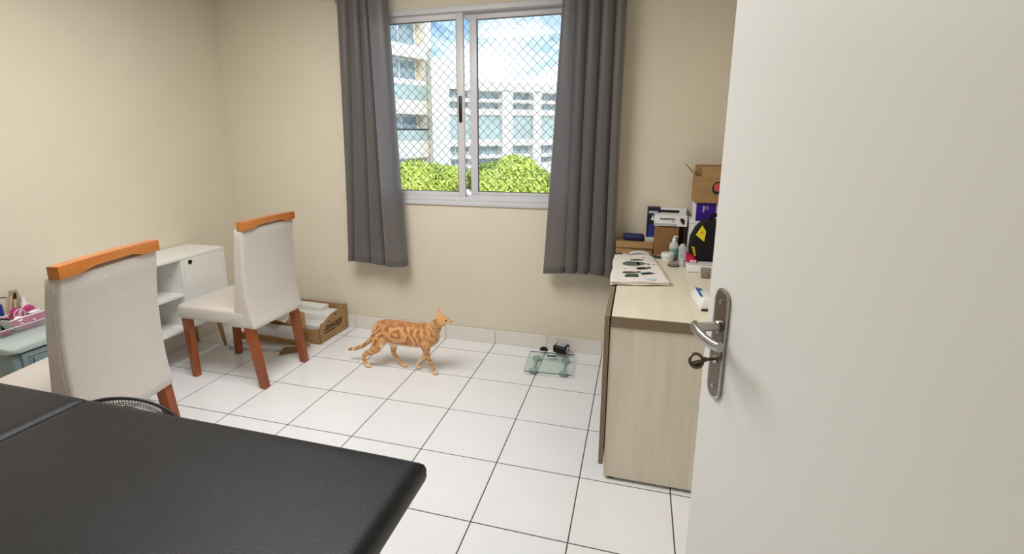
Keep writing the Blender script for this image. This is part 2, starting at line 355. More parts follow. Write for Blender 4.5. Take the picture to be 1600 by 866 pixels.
# ================================================================== curtains
def curtain(name, top, bot, zb, cr0, cr1, seed, label):
    t = thing(name, (0, 0, 0), 0, label, 'curtain', 'grey curtains on the window')
    zt = 2.40; b = B(); n = len(cr0)-1; per = 24
    def f(u, v):
        z = zt+(zb-zt)*v
        l = top[0]+(bot[0]-top[0])*v; r = top[1]+(bot[1]-top[1])*v
        q = min(int(u*n), n-1); w = u*n-q
        c0 = cr0[q]*(1-v)+cr1[q]*v; c1 = cr0[q+1]*(1-v)+cr1[q+1]*v
        edge0, edge1 = q == 0, q == n-1
        lo, hi = (-95 if edge0 else -125), (95 if edge1 else 125)
        a = math.radians(lo+(hi-lo)*w); sn, cs = math.sin(a), math.cos(a)
        sp = math.copysign(abs(sn)**.85, sn); cp = math.copysign(abs(cs)**.6, cs); h = max(cs, 0)
        tight = .965-.10*math.sin(PI*v)*(.5+.5*math.sin(q*2.7+seed))
        s_ = c0+(c1-c0)*(.5+.5*sp*tight)
        dep = (.048+.014*v)*(1+.18*math.sin(q*2.1+seed))
        y = -.092 - dep*cp - .004*math.sin(5*v+q+seed)*v
        x = l+(r-l)*s_ + .004*math.sin(4*v+q)*v
        z2 = z + .008*h*v**6 + .010*v**4*math.sin(5*s_+seed)
        return (x, y, z2)
    b.grid(f, per*n, 40)
    b.done('fabric', M['curtain'], t, 0)
    h = B(); h.grid(lambda u, v: tuple(Vector(f(u, .975+.025*v))+Vector((0, -.0025, 0))), per*n, 2); h.done('hem', M['curtain'], t, 0)
    for k in range(n):
        x, y, z = f((k+.5)/n, 0)
        B().tube([(x, -.115+.019*math.cos(a), 2.42+.019*math.sin(a)) for a in [2*PI*q/16 for q in range(16)]], .003, 6, closed=True).done('curtain_ring', M['steel'], t, 0)
curtain('curtain', (.088, .445), (.058, .512), .565, [0, .24, .46, .62, 1], [0, .10, .39, .64, 1], 1, 'grey satin curtain hanging in folds at the left of the window')
curtain('curtain', (1.592, 1.960), (1.500, 1.955), .590, [0, .22, .40, .61, .83, 1], [0, .33, .50, .66, .87, 1], 5, 'grey satin curtain hanging in folds at the right of the window beside the desk')
t = thing('curtain_rod', (0, -.115, 2.42), 0, 'steel curtain rod above the window', 'curtain rod')
B().tube([(-.02, 0, 0), (2.08, 0, 0)], .0125, 12).done('pole', M['steel'], t, 40)
for x in (-.035, 2.095): B().ball((x, 0, 0), .022).done('finial', M['steel'], t, 0)
for x in (.02, 2.04): B().tube([(x, 0, -.012), (x, .10, -.012)], .006, 8).box(x-.02, x+.02, .106, .115, -.05, .03, .002).done('bracket', M['steel'], t, 40)
# ================================================================== door
def door():
    E = Vector((2.23, -2.226)); a = math.radians(68); L = .80
    e = Vector((math.cos(a), -math.sin(a))); H = E+e*L; X = -e
    d = thing('door_1', (H.x, H.y, 0), math.atan2(X.y, X.x), 'white painted door standing open on the right, with steel lever handle', 'door', kind='structure')
    B().box(0, L, -.035, 0, .008, 2.08, .0015, 1).done('door_leaf', M['door'], d, 40)
    cx = L-.055
    # rounded plate
    def plate(w, z0, z1):
        r = w/2; p = [(cx+r*math.cos(t), z1-r+r*math.sin(t)) for t in [PI*k/14 for k in range(15)]]
        p += [(cx+r*math.cos(t), z0+r+r*math.sin(t)) for t in [PI+PI*k/14 for k in range(15)]]
        return p
    mt = Matrix(((1, 0, 0, 0), (0, 0, 1, 0), (0, 1, 0, 0), (0, 0, 0, 1)))
    pl = B().prism(plate(.046, .957, 1.190), 0, .006, mt, bev=.0022).done('handle_plate', M['steel'], d, 30)
    B().prism(plate(.034, .963, 1.184), .006, .0068, mt).done('inset_panel', mat('dark_brushed_steel', srgb(132, 122, 110), .38, metal=1, noise=.1, nscale=40), pl, 30)
    ym = Matrix.Rotation(-PI/2, 4, 'X')
    for z in (1.163, .986):
        B().lathe([(0, 0), (.0052, 0), (.0048, .0014), (0, .0022)], (cx, .0068, z), 14, ym).box(cx-.0045, cx+.0045, .0084, .0092, z-.0006, z+.0006).done('screw', M['steel'], pl, 40)
    zs = 1.112
    hd = B().lathe([(.0, 0), (.0125, 0), (.0125, .004), (.010, .006), (.0095, .012), (.0088, .014), (.0088, .050), (.0, .050)], (cx, .0068, zs), 20, ym)
    hd = hd.done('lever_collar', M['steel'], d, 40)
    pts = [(cx+.004, .056, zs+.003), (cx-.002, .0565, zs+.0045), (cx-.012, .060, zs+.004), (cx-.035, .062, zs-.001), (cx-.056, .062, zs-.003), (cx-.078, .060, zs-.003), (cx-.094, .057, zs-.001)]
    B().tube(pts, [(.005, .008), (.0085, .0105), (.009, .0105), (.0075, .0105), (.0072, .0105), (.0078, .010), (.0085, .0092)], 16).done('lever', M['steel'], d, 60)
    zk = 1.043
    B().lathe([(0, 0), (.0085, 0), (.0085, .002), (.006, .003), (0, .003)], (cx, .0068, zk), 20, ym).done('keyhole_ring', M['steel'], pl, 40)
    k = B().tube([(cx, .007, zk), (cx, .032, zk)], .0032, 10).tube([(cx, .026, zk), (cx, .029, zk)], .0052, 12)
    k.tube([(cx+.009*math.sin(t)*.55, .046+.0135*math.cos(t), zk-.002+.0125*math.sin(t)) for t in [2*PI*q/24 for q in range(24)]], (.0030, .0030) and .0032, 8, closed=True)
    k.prism([(.046+.012*math.cos(t), .0125*math.sin(t)) for t in [PI*q/12+PI*.95 for q in range(13)]], -.0018, .0018, Matrix(((0, 0, 1, cx), (1, 0, 0, 0), (0, 1, 0, zk-.002), (0, 0, 0, 1))))
    tag(k.done('key', M['brass'], None, 40), 'old dark metal key sticking out of the lock of the white door', 'key').matrix_world = Matrix.Translation((H.x, H.y, 0)) @ Matrix.Rotation(math.atan2(X.y, X.x), 4, 'Z')
    B().box(L, L+.0012, -.029, -.006, .97, 1.18).done('latch_plate', M['steel'], d)
    for z in (.25, 1.05, 1.85): B().tube([(-.004, -.004, z-.045), (-.004, -.004, z+.045)], .006, 10).done('hinge', M['steel'], d, 40)
    # door frame in the right wall
    f = B(); y0, y1 = -3.86, -3.0
    f.box(XR-.012, XR+.16, y1-.035, y1, 0, 2.12, .002).box(XR-.012, XR+.16, y0, y0+.035, 0, 2.12, .002).box(XR-.012, XR+.16, y0+.035, y1-.035, 2.085, 2.12, .002)
    tag(f.done('trim_1', M['door'], None, 40), 'white door frame in the right wall', 'door frame', kind='structure')
    tag(B().box(XR+.15, XR+1.4, -4.4, -2.6, -.1, 0).done('floor', M['tile']), 'tiled hall floor beyond the doorway', 'floor', kind='structure')
    tag(B().box(XR+1.3, XR+1.4, -4.4, -2.6, 0, ZC).box(XR+.15, XR+1.3, -4.4, -4.3, 0, ZC).box(XR+.15, XR+1.3, -2.7, -2.6, 0, ZC).box(XR+.15, XR+1.4, -4.4, -2.6, ZC, ZC+.1).done('wall_hall', M['wall']), 'cream hall walls beyond the doorway', 'wall', kind='structure')
door()
# ================================================================== added fill lamp
def fill_lamp(x, y, w, h, e):
    t = thing('fill_lamp', (x, y, ZC), 0, 'added fill light panel on the ceiling, out of view', 'lamp')
    B().box(-w/2-.02, w/2+.02, -h/2-.02, h/2+.02, -.045, 0, .004).done('fill_lamp_body', M['white'], t, 40)
    l = light('fill_light', 'AREA', (0, 0, -.05), (0, 0, 0), e, (1, .975, .95), shape='RECTANGLE', size=w, size_y=h); l.parent = t
fill_lamp(.7, -1.8, 1.2, 1.2, 44)  # unseen ceiling panel, added to brighten the interior
# ================================================================== chairs
def chair(loc, yaw, scale, label, dt, db, zb):   # dt, db: shift of the back's top and bottom; zb: its lower edge
    t = thing('dining_chair', loc, math.radians(yaw), label, 'chair', 'linen dining chairs'); t.scale = scale
    # seat: box with rounded edges, front at x=-.27
    b = B(); b.box(-.275, .22, -.225, .225, .395, .485, .022, 3)
    for v in b.bm.verts:
        if v.co.z > .46: v.co.z += .008*(1-(v.co.x/.3)**2)*(1-(v.co.y/.25)**2)
    b.done('seat', M['linen'], t, 50)
    # backrest: profile in x by z
    prof = [(zb, .292+db, .118), (.44, .276+db*.7, .140), (.52, .262+db*.3, .160), (.62, .256, .172), (.74, .257+dt*.3, .182+dt*.3), (.86, .266+dt*.7, .196+dt*.7), (.93, .275+dt, .208+dt), (.964, .276+dt, .212+dt)]
    b = B()
    def ring(z, xo, xi, hw):
        R = []; r = .014; 
        for (cx, cy, a0) in ((xo-r, hw-r, 0), (xi+r, hw-r, 90), (xi+r, -hw+r, 180), (xo-r, -hw+r, 270)):
            for k in range(4):
                a = math.radians(a0+k*30); R.append((cx+r*math.cos(a), cy+r*math.sin(a), z))
        return R
    zs = []; 
    for i in range(len(prof)-1):
        n = 3 if i < len(prof)-2 else 1
        for k in range(n):
            u = k/n; zs.append(tuple(prof[i][q]*(1-u)+prof[i+1][q]*u for q in range(3)))
    zs.append(prof[-1]); rows = []
    for z, xo, xi in zs:
        hw = .222-.002*((z-.388)/.575); puff = .006*math.sin(PI*(z-.388)/.575)
        rows.append(ring(z, xo+puff*.0, xi, hw+puff*.3))
    rows.insert(0, [(p[0]*.98+.004, p[1]*.97, p[2]-.006) for p in rows[0]]); rows.append([((p[0]-.245)*.8+.245, p[1]*.97, p[2]+.006) for p in rows[-1]])
    V = [[b.bm.verts.new(p) for p in r] for r in rows]; n = len(V[0])
    for A, C in zip(V, V[1:]):
        for k in range(n): b.bm.faces.new((A[k], A[(k+1) % n], C[(k+1) % n], C[k]))
    b.bm.faces.new(V[0][::-1]); b.bm.faces.new(V[-1])
    bk = b.done('backrest', M['linen'], t, 50)
    for s in (-1, 1):   # seams down the sides
        B().tube([(z[1]-.022, s*(.2245-.002*((z[0]-.388)/.575)), z[0]) for z in zs[1:-1]], .0016, 5).done('seam', M['linen'], bk, 0)
    # top rail with arched underside
    poly = []; W = .223; z0, z1 = .970, 1.012
    for k in range(17):
        y = -W+2*W*k/16; u = abs(y)/W
        h = 0 if u > .62 else (.013 if u < .35 else .013*(.62-u)/.27)
        poly.append((y, z0+h-.004*(u > .62)))
    top = [(W-2*W*k/8, z1+.004*(1-(abs(W-2*W*k/8)/W)**2)) for k in range(9)]
    mt = Matrix(((0, 0, 1, 0), (1, 0, 0, 0), (0, 1, 0, 0), (0, 0, 0, 1)))
    b = B(); b.prism(poly+top, .240+dt, .288+dt, mt, bev=.003); b.done('top_rail', M['woodrail'], t, 35)
    for y in (-.15, .15): B().box(.252+dt, .274+dt, y-.012, y+.012, .955, .978).done('dowel', M['woodrail'], t)
    for s in (-1, 1):
        hw = .021
        # rear leg: splays back
        x0, x1 = .228, .288
        y0, y1 = s*.195, s*.188
        B().hexa([(x1-hw, y1-hw, 0), (x1+hw, y1-hw, 0), (x1+hw, y1+hw, 0), (x1-hw, y1+hw, 0), (x0-.026, y0-.022, .40), (x0+.026, y0-.022, .40), (x0+.026, y0+.022, .40), (x0-.026, y0+.022, .40)], .002).done('leg', M['wood'], t)
        x0, x1, y0, y1 = -.235, -.238, s*.190, s*.176
        B().hexa([(x1-.018, y1-.018, 0), (x1+.018, y1-.018, 0), (x1+.018, y1+.018, 0), (x1-.018, y1+.018, 0), (x0-.024, y0-.022, .40), (x0+.024, y0-.022, .40), (x0+.024, y0+.022, .40), (x0-.024, y0+.022, .40)], .002).done('leg', M['wood'], t)
    return t
chair((-.300, -.828, 0), 0, (1, 1, 1), 'linen dining chair standing clear in front of the white shelf unit and cardboard', 0, 0, .388)
chair((-.200, -1.905, 0), 10.5, (.995, 1.07, 1.022), 'linen dining chair at the left, partly hidden by the black massage table', .012, -.018, .348)
# ================================================================== white shelf unit
def shelf_unit():
    x0, x1, y0, y1, z0, z1 = 0, .32, -.90, 0, .245, .725
    t = thing('shelf_unit', (-1.018, -.515, 0), 0, 'low white shelf unit with open shelves and one door against the left wall', 'cabinet')
    B().box(x0, x1, y0, y1, z1-.016, z1, .001, 1).done('top_panel', M['white'], t)
    B().box(x0, x1, y0, y1, z0, z0+.016, .001, 1).done('bottom_panel', M['white'], t)
    for y in (y0, y1-.016): B().box(x0, x1, y, y+.016, z0+.016, z1-.016, .0008, 1).done('side_panel', M['white'], t)
    dv = B().box(x0+.006, x1-.002, -.352, -.336, z0+.016, z1-.016, .0008, 1).done('divider', M['white'], t)
    for z in (.60, .46, .36): B().tube([(.22, -.3525, z), (.22, -.3545, z)], .003, 8).done('peg_hole', M['print'], dv)
    B().box(x0, x0+.006, y0+.016, y1-.016, z0+.016, z1-.016).done('back_panel', M['white'], t)
    B().box(x0+.006, x1-.01, y0+.016, -.352, .468, .484, .0008, 1).done('shelf', M['white'], t)
    d = B().box(x1-.016, x1, -.334, -.018, z0+.018, z1-.018, .001, 1).done('door', M['white'], t)
    B().lathe([(0, 0), (.015, 0), (.015, .003), (.010, .004), (.009, .0015), (0, .0015)], (x1, -.285, .682), 20, Matrix.Rotation(PI/2, 4, 'Y')).done('finger_pull', M['blackp'], d, 40)
    for x in (.05, .27):
        for y in (-.82, -.08):
            dx = -.015 if x < .1 else .015; dy = .03 if y > -.4 else -.03
            B().tube([(x, y, z0), (x+dx, y+dy, 0)], [.017, .011], 12).done('leg', M['footwood'], t, 40)
shelf_unit()
# ================================================================== drawer tower with organiser
def drawer_tower():
    t = thing('drawer_tower', (-1.015, -1.86, 0), 0, 'grey blue plastic drawer unit against the left wall behind the chair', 'drawers')
    W, D = .36, .395   # y width, x depth
    def rr(x0, x1, y0, y1, r, n=5):
        p = []
        for cx, cy, a0 in ((x1-r, y1-r, 0), (x0+r, y1-r, 90), (x0+r, y0+r, 180), (x1-r, y0+r, 270)):
            for k in range(n+1):
                a = math.radians(a0+90*k/n); p.append((cx+r*math.cos(a), cy+r*math.sin(a)))
        return p
    B().prism(rr(0, D-.02, 0, W, .02), .02, .505).done('body', M['drawer'], t, 40)
    B().prism(rr(-.0, D, -.008, W+.008, .035), .505, .532, None, .008, 3).done('top_panel', M['drawert'], t, 40)
    for z0, z1 in ((.395, .495), (.275, .385), (.15, .265), (.03, .14)):
        dr = B().box(D-.022, D-.008, .035, W-.035, z0, z1, .003).done('drawer', M['drawer'], t, 40)
        b = B()
        yy0, yy1, a, c = .06, W-.06, z0+.02, z1-.02
        b.tube([(D-.008, yy0, a), (D-.008, yy1, a), (D-.008, yy1, c), (D-.008, yy0, c)], .004, 6, closed=True); b.done('drawer_frame', M['drawer'], dr, 40)
        B().box(D-.012, D+.004, .075, .085, z0+.03, z1-.03, .002).done('handle', M['drawer'], dr, 40)
    for y in (.03, W-.03):
        for x in (.05, D-.06): B().tube([(x, y, 0), (x, y, .02)], .015, 10).done('foot', M['drawer'], t, 40)
drawer_tower()
ZT = .532
def organiser():
    Z = ZT
    t = thing('cosmetics_tray', (-.915, -1.672, Z), 0, 'clear flared plastic tray on the grey blue drawer unit', 'tray')
    b = B(); x0, x1, y0, y1 = -.085, .085, -.125, .09; X0, X1, Y0, Y1 = -.10, .108, -.16, .115
    bt = [(x0, y0, .002), (x1, y0, .002), (x1, y1, .002), (x0, y1, .002)]; tp = [(X0, Y0, .040), (X1, Y0, .040), (X1, Y1, .040), (X0, Y1, .040)]
    b.quad(bt)
    for k in range(4): b.quad([bt[k], bt[(k+1) % 4], tp[(k+1) % 4], tp[k]])
    b.done('tray_shell', M['clear'], t, solid=.003)
    B().tube([(p[0], p[1], p[2]+.001) for p in tp], .0028, 6, closed=True).done('rim', M['frost'], t)
    # basket: white sloping ends, pale pink long sides
    k = thing('storage_basket', (-.885, -1.648, Z+.006), math.radians(4), 'pink basket with white rim and arched handle full of cosmetics on the clear tray', 'basket')
    bt = [(-.040, -.052, 0), (.034, -.052, 0), (.034, .055, 0), (-.040, .055, 0)]; tp = [(-.052, -.088, .066), (.052, -.088, .066), (.052, .085, .066), (-.052, .085, .066)]
    B().quad(bt).done('basket_floor', M['pink'], k, solid=.002)
    for q in range(4):
        B().quad([bt[q], bt[(q+1) % 4], tp[(q+1) % 4], tp[q]]).done('basket_side', M['whitep'] if q in (0, 2) else M['pink'], k, solid=.003)
    B().tube(tp, .0035, 8, closed=True).done('rim', M['whitep'], k, 40)
    B().tube([(.030, .0+.040*math.cos(a)+.012, .066+.052*math.sin(a)) for a in [PI*q/16 for q in range(17)]], .0035, 8).done('handle', M['palepink'], k, 40)
    for q in range(4): B().ball((.046-.006*(q % 2), -.040+.030*q, .036-.012*(q % 2)), .007, (.5, 1.2, .55)).done('bead', M['whitep'], k, 0)
    def brush(loc, tip, col, bcol, label, r0=.003, r1=.005, L=.03):
        bs = thing('cosmetic_brush', loc, 0, label, 'brush'); v = Vector(tip); e = v+v.normalized()*L
        B().tube([(0, 0, 0), tip], [r0, r1], 8).done('handle', M[col], bs, 40); B().tube([tip, tuple(e)], [r1*1.25, r1*.9], 8).done('bristles', M[bcol], bs, 40)
    brush((-.965, -1.640, Z+.004), (.018, .012, .140), 'cream', 'blackp', 'cosmetic brush with a black tip leaning by the smoky mirror', .004, .006, .03)
    brush((-.965, -1.660, Z+.004), (.010, .018, .135), 'cream', 'cream', 'cream handled brush standing left of the black-tipped brush', .003, .004, .02)
    brush((-.958, -1.735, Z+.004), (.004, .050, .105), 'whitep', 'cream', 'thin white brush leaning over the left end of the basket', .0025, .004, .012)
    t2 = thing('lotion_tube', (-.945, -1.700, Z+.004), 0, 'dark blue tube standing at the left end of the clear tray', 'tube')
    B().tube([(0, 0, .02), (0, 0, .13)], [.013, (.013, .004)], 12).done('tube_body', M['blue'], t2, 40); B().tube([(0, 0, 0), (0, 0, .02)], .010, 12).done('cap', M['blackp'], t2, 40)
    def item(name, label, cat, m, fn):
        bb = B(); fn(bb); return tag(bb.done(name, m, None, 40), label, cat)
    item('hair_clip', 'black curved clip arching over the left end of the tray', 'clip', M['blackp'], lambda q: q.tube([(-.965, -1.745, Z+.03), (-.965, -1.735, Z+.09), (-.965, -1.722, Z+.135), (-.965, -1.700, Z+.160), (-.965, -1.670, Z+.160), (-.965, -1.655, Z+.155)], [.006, .006, .006, .004, .003, .003], 8))
    item('makeup_mirror', 'smoky clear plastic sheet standing at the back of the tray', 'mirror', M['clearbrown'], lambda q: q.hexa([(-.985, -1.625, Z+.008), (-.981, -1.625, Z+.008), (-.981, -1.560, Z+.008), (-.985, -1.560, Z+.008), (-1.000, -1.622, Z+.175), (-.996, -1.622, Z+.175), (-.996, -1.585, Z+.175), (-1.000, -1.585, Z+.175)]))
    item('nail_polish_bottle', 'white capped small bottle in front of the smoky mirror', 'bottle', M['whitep'], lambda q: q.lathe([(0, 0), (.014, 0), (.015, .03), (.008, .04), (.008, .062), (0, .064)], (-.955, -1.590, Z+.075), 14))
    item('powder_case', 'round magenta cosmetic case standing in the pink basket', 'case', M['magenta'], lambda q: q.lathe([(0, 0), (.024, .002), (.027, .012), (.024, .018), (0, .02)], (-.90, -1.612, Z+.078), 20, Matrix.Rotation(math.radians(60), 4, 'Y')))
    item('powder_case', 'smaller dark pink case at the left of the round magenta case', 'case', M['magenta'], lambda q: q.lathe([(0, 0), (.018, .002), (.021, .010), (.018, .016), (0, .018)], (-.905, -1.660, Z+.085), 20, Matrix.Rotation(math.radians(50), 4, 'X')))
    item('hair_band', 'pale pink band looped over the left of the basket', 'hair band', M['palepink'], lambda q: q.tube([(-.865, -1.668+.024*math.cos(a), Z+.080+.026*math.sin(a)) for a in [2*PI*w/16 for w in range(16)]], .0032, 8, closed=True))
    for (x, y, z, c, nm, rx) in ((-.885, -1.700, .050, 'navybox', 'dark purple', .9), (-.900, -1.715, .045, 'cream', 'yellowish', .4), (-.870, -1.640, .050, 'whitep', 'white', 1.2), (-.880, -1.590, .055, 'silver', 'grey', 1.1)):
        item('cosmetic_bottle', f'{nm} small cosmetic bottle lying in the pink basket', 'bottle', M[c], lambda q: q.lathe([(0, 0), (.010, 0), (.011, .028), (.006, .032), (.006, .046), (0, .047)], (x, y, Z+z), 12, Matrix.Rotation(rx, 4, 'X')))
    item('cotton_pad', 'stack of white cotton pads at the front left corner of the basket', 'cotton pad', M['whitep'], lambda q: q.lathe([(0, 0), (.016, .001), (.018, .008), (.016, .014), (0, .015)], (-.848, -1.690, Z+.058), 18, Matrix.Rotation(math.radians(40), 4, 'Y')))
    item('cotton_ball', 'white cotton ball at the right end of the pink basket', 'cotton pad', M['whitep'], lambda q: q.ball((-.862, -1.606, Z+.075), .015, (1, 1.9, .7)))
    item('cosmetic_case', 'pink case lying at the bottom left of the clear tray', 'case', M['magenta'], lambda q: q.box(-.855, -.825, -1.775, -1.730, Z+.008, Z+.028, .006))
organiser()
# ================================================================== cardboard packaging
def carton():
    t = thing('cardboard_box', (-.062, -.024, 0), math.radians(-1.5), 'open brown cardboard box with black printing against the window wall', 'box')
    L, W, H, th = .60, .352, .195, .004   # extends to -x
    B().box(-L, 0, -W, 0, 0, th).done('bottom_panel', M['card'], t)
    s = B().prism([(-W, 0), (0, 0), (0, H+.012), (-.05, H+.002), (-.20, H-.01), (-.26, H-.03), (-.29, H-.045), (-.33, H-.043), (-W, H-.075)], -th, 0, Matrix(((0, 0, 1, 0), (1, 0, 0, 0), (0, 1, 0, 0), (0, 0, 0, 1)))).done('side_panel', M['card'], t)
    B().box(-L, 0, -th, 0, th, H, ).done('back_panel', M['card'], t)
    B().prism([(-L, 0), (0, 0), (0, H-.075), (-.06, H-.085), (-.18, H-.08), (-.28, H-.06), (-L, H-.06)], W-th, W, Matrix(((1, 0, 0, 0), (0, 0, -1, 0), (0, 1, 0, 0), (0, 0, 0, 1)))).done('front_panel', M['card'], t)
    B().hexa([(-.30, -W, H-.06), (-.12, -W, H-.08), (-.12, -W+.004, H-.08), (-.30, -W+.004, H-.06), (-.27, -W+.10, H+.01), (-.19, -W+.09, H-.005), (-.19, -W+.094, H-.003), (-.27, -W+.104, H+.012)]).done('flap', M['card'], t)
    B().hexa([(-.46, -W, H-.06), (-.30, -W, H-.06), (-.30, -W+.004, H-.06), (-.46, -W+.004, H-.06), (-.44, -W-.08, H+.0), (-.31, -W-.08, H-.01), (-.31, -W-.076, H-.006), (-.44, -W-.076, H+.004)]).done('flap', M['card'], t)
    # printing on the right side
    my = Matrix(((0, 0, 1, .0006), (1, 0, 0, 0), (0, 1, 0, 0), (0, 0, 0, 1)))
    def bar(y0, y1, z0, z1): B().box(.0, .0008, y0, y1, z0, z1).done('print_mark', M['print'], s)
    bar(-.300, -.075, .082, .091); bar(-.300, -.160, .060, .069)
    text('lettering', 'FRAGILE', .027, M['print'], s, my @ Matrix.Translation((-.225, .105, 0)), bold=True, sx=1.0)
    text('lettering', 'MOVEIS', .027, M['print'], s, my @ Matrix.Translation((-.115, .105, 0)), bold=True, sx=1.0)
    text('lettering', 'LADO', .020, M['print'], s, my @ Matrix.Translation((-.12, .072, 0)), bold=True)
    for y, z in ((-.235, .135), (-.15, .165), (-.05, .18)): bar(y-.014, y+.014, z, z+.005)
    # foam inside
    f = thing('foam_slab', (-.08, -.05, 0), 0, 'large white foam slab inside the open cardboard box', 'foam', 'white foam packaging')
    B().box(-.53, 0, -.16, 0, .006, .16, .004).done('slab', M['foam'], f, 40)
    f = thing('foam_block', (-.20, -.055, .16), math.radians(-3), 'white foam block lying on the slab in the cardboard box', 'foam', 'white foam packaging')
    B().box(-.34, 0, -.085, 0, 0, .035, .004).done('block', M['foam'], f, 40)
    f = thing('foam_slab', (-.10, -.235, 0), 0, 'lower white foam piece at the front of the cardboard box', 'foam', 'white foam packaging')
    B().box(-.34, 0, -.09, .02, .006, .12, .004).done('slab', M['foam'], f, 40)
    f = thing('cardboard_sheet', (0, 0, 0), 0, 'long folded cardboard strip on the floor behind the chair', 'cardboard', 'flattened cardboard')
    B().hexa([(-.62, -.53, .045), (-.10, -.475, .025), (-.09, -.462, .025), (-.62, -.50, .045), (-.62, -.535, .095), (-.10, -.475, .055), (-.095, -.462, .055), (-.62, -.505, .095)], .001).done('strip', M['card'], f)
    f = thing('foam_sheet', (0, 0, 0), 0, 'flat white foam sheet on the floor under the cardboard strip', 'foam', 'white foam packaging')
    B().hexa([(-.66, -.62, 0), (-.20, -.545, 0), (-.14, -.46, 0), (-.60, -.48, 0), (-.66, -.62, .022), (-.20, -.545, .022), (-.14, -.46, .022), (-.60, -.48, .022)], .002).done('sheet', M['foam'], f)
    f = thing('foam_sheet', (0, 0, 0), 0, 'white foam board leaning against the cardboard box behind the chair', 'foam', 'white foam packaging')
    B().hexa([(-.66, -.455, .0), (-.16, -.43, .0), (-.16, -.415, .0), (-.66, -.44, 0), (-.66, -.395, .135), (-.22, -.385, .115), (-.22, -.378, .115), (-.66, -.383, .135)], .002).done('sheet', M['foam'], f)
    f = thing('cardboard_sheet', (0, 0, 0), 0, 'small torn cardboard corner piece on the floor by the chair legs', 'cardboard', 'flattened cardboard')
    B().hexa([(-.25, -.60, 0), (-.13, -.50, 0), (-.12, -.505, 0), (-.24, -.61, 0), (-.22, -.58, .05), (-.14, -.51, .04), (-.135, -.515, .04), (-.215, -.585, .05)]).done('piece', M['cardd'], f)
    f = thing('cardboard_sheet', (0, 0, 0), 0, 'brown cardboard flap standing behind the chair beside the box', 'cardboard', 'flattened cardboard')
    B().hexa([(-.80, -.30, 0), (-.69, -.36, 0), (-.69, -.352, 0), (-.80, -.292, 0), (-.80, -.27, .17), (-.69, -.33, .19), (-.69, -.325, .19), (-.80, -.265, .17)]).done('piece', M['card'], f)
carton()
# ================================================================== massage table
def massage_table():
    t = thing('massage_table', (.53, -2.315, 0), 0, 'black leatherette massage table with wooden legs in the left foreground', 'massage table')
    Wd = .72
    def cushion(x0, x1, flip):
        nx, ny = 56, 36; b = B(); top = .722; th = .062; r = .030
        def f(u, v):
            x = x0+(x1-x0)*u; y = -Wd*v
            dx = min(x-x0, x1-x); dy = min(-y, Wd+y)
            def rnd(d, rr): return 0 if d >= rr else (rr-math.sqrt(max(rr*rr-(rr-d)**2, 0)))
            z = top-max(rnd(dx, r), rnd(dy, r))*.62 - .002*math.exp(-dx/.05)-.002*math.exp(-dy/.05)
            return (x, y, z)
        # warp parameters so that samples gather at the edges
        w = lambda s, n: .5-.5*math.cos(PI*s)*(.55+.45*abs(math.cos(PI*s)))
        g = lambda u, v: f(w(u, 0), w(v, 0))
        V = [[b.bm.verts.new(g(i/nx, j/ny)) for j in range(ny+1)] for i in range(nx+1)]
        for i in range(nx):
            for j in range(ny): b.bm.faces.new((V[i][j], V[i+1][j], V[i+1][j+1], V[i][j+1]))
        loop = [V[i][0] for i in range(nx+1)]+[V[nx][j] for j in range(1, ny+1)]+[V[i][ny] for i in range(nx-1, -1, -1)]+[V[0][j] for j in range(ny-1, 0, -1)]
        cx, cy = (x0+x1)/2, -Wd/2; prev = loop
        for k, (off, dz) in enumerate(((.003, top-.030), (.003, top-.050), (-.003, top-th))):
            cur = []
            for v in loop:
                sx = math.copysign(1, v.co.x-cx) if (abs(v.co.x-x0) < 1e-5 or abs(v.co.x-x1) < 1e-5) else 0
                sy = math.copysign(1, v.co.y-cy) if (abs(v.co.y) < 1e-5 or abs(v.co.y+Wd) < 1e-5) else 0
                cur.append(b.bm.verts.new((v.co.x+sx*off*.6, v.co.y+sy*off*.6, dz)))
            n = len(cur)
            for q in range(n): b.bm.faces.new((prev[q], prev[(q+1) % n], cur[(q+1) % n], cur[q]))
            prev = cur
        b.bm.faces.new(prev)
        b.done('cushion', M['leather'], t, 60)
    cushion(.002, 1.092, 0); cushion(-1.10, -.002, 1)
    for x0, x1 in ((.03, 1.04), (-1.06, -.03)):
        fr = B().box(x0, x1, -.085, -.06, .60, .66, .002).box(x0, x1, -Wd+.06, -Wd+.085, .60, .66, .002).box(x0, x0+.025, -Wd+.085, -.085, .60, .66, .002).box(x1-.025, x1, -Wd+.085, -.085, .60, .66, .002)
        fr.done('frame', M['tabwood'], t, 40)
    for x in (1.02, -1.04, .06, -.06):
        for y in (-.155, -Wd+.155):
            B().box(x-.02, x+.02, y-.016, y+.016, 0, .60, .003).done('leg', M['tabwood'], t, 40)
massage_table()
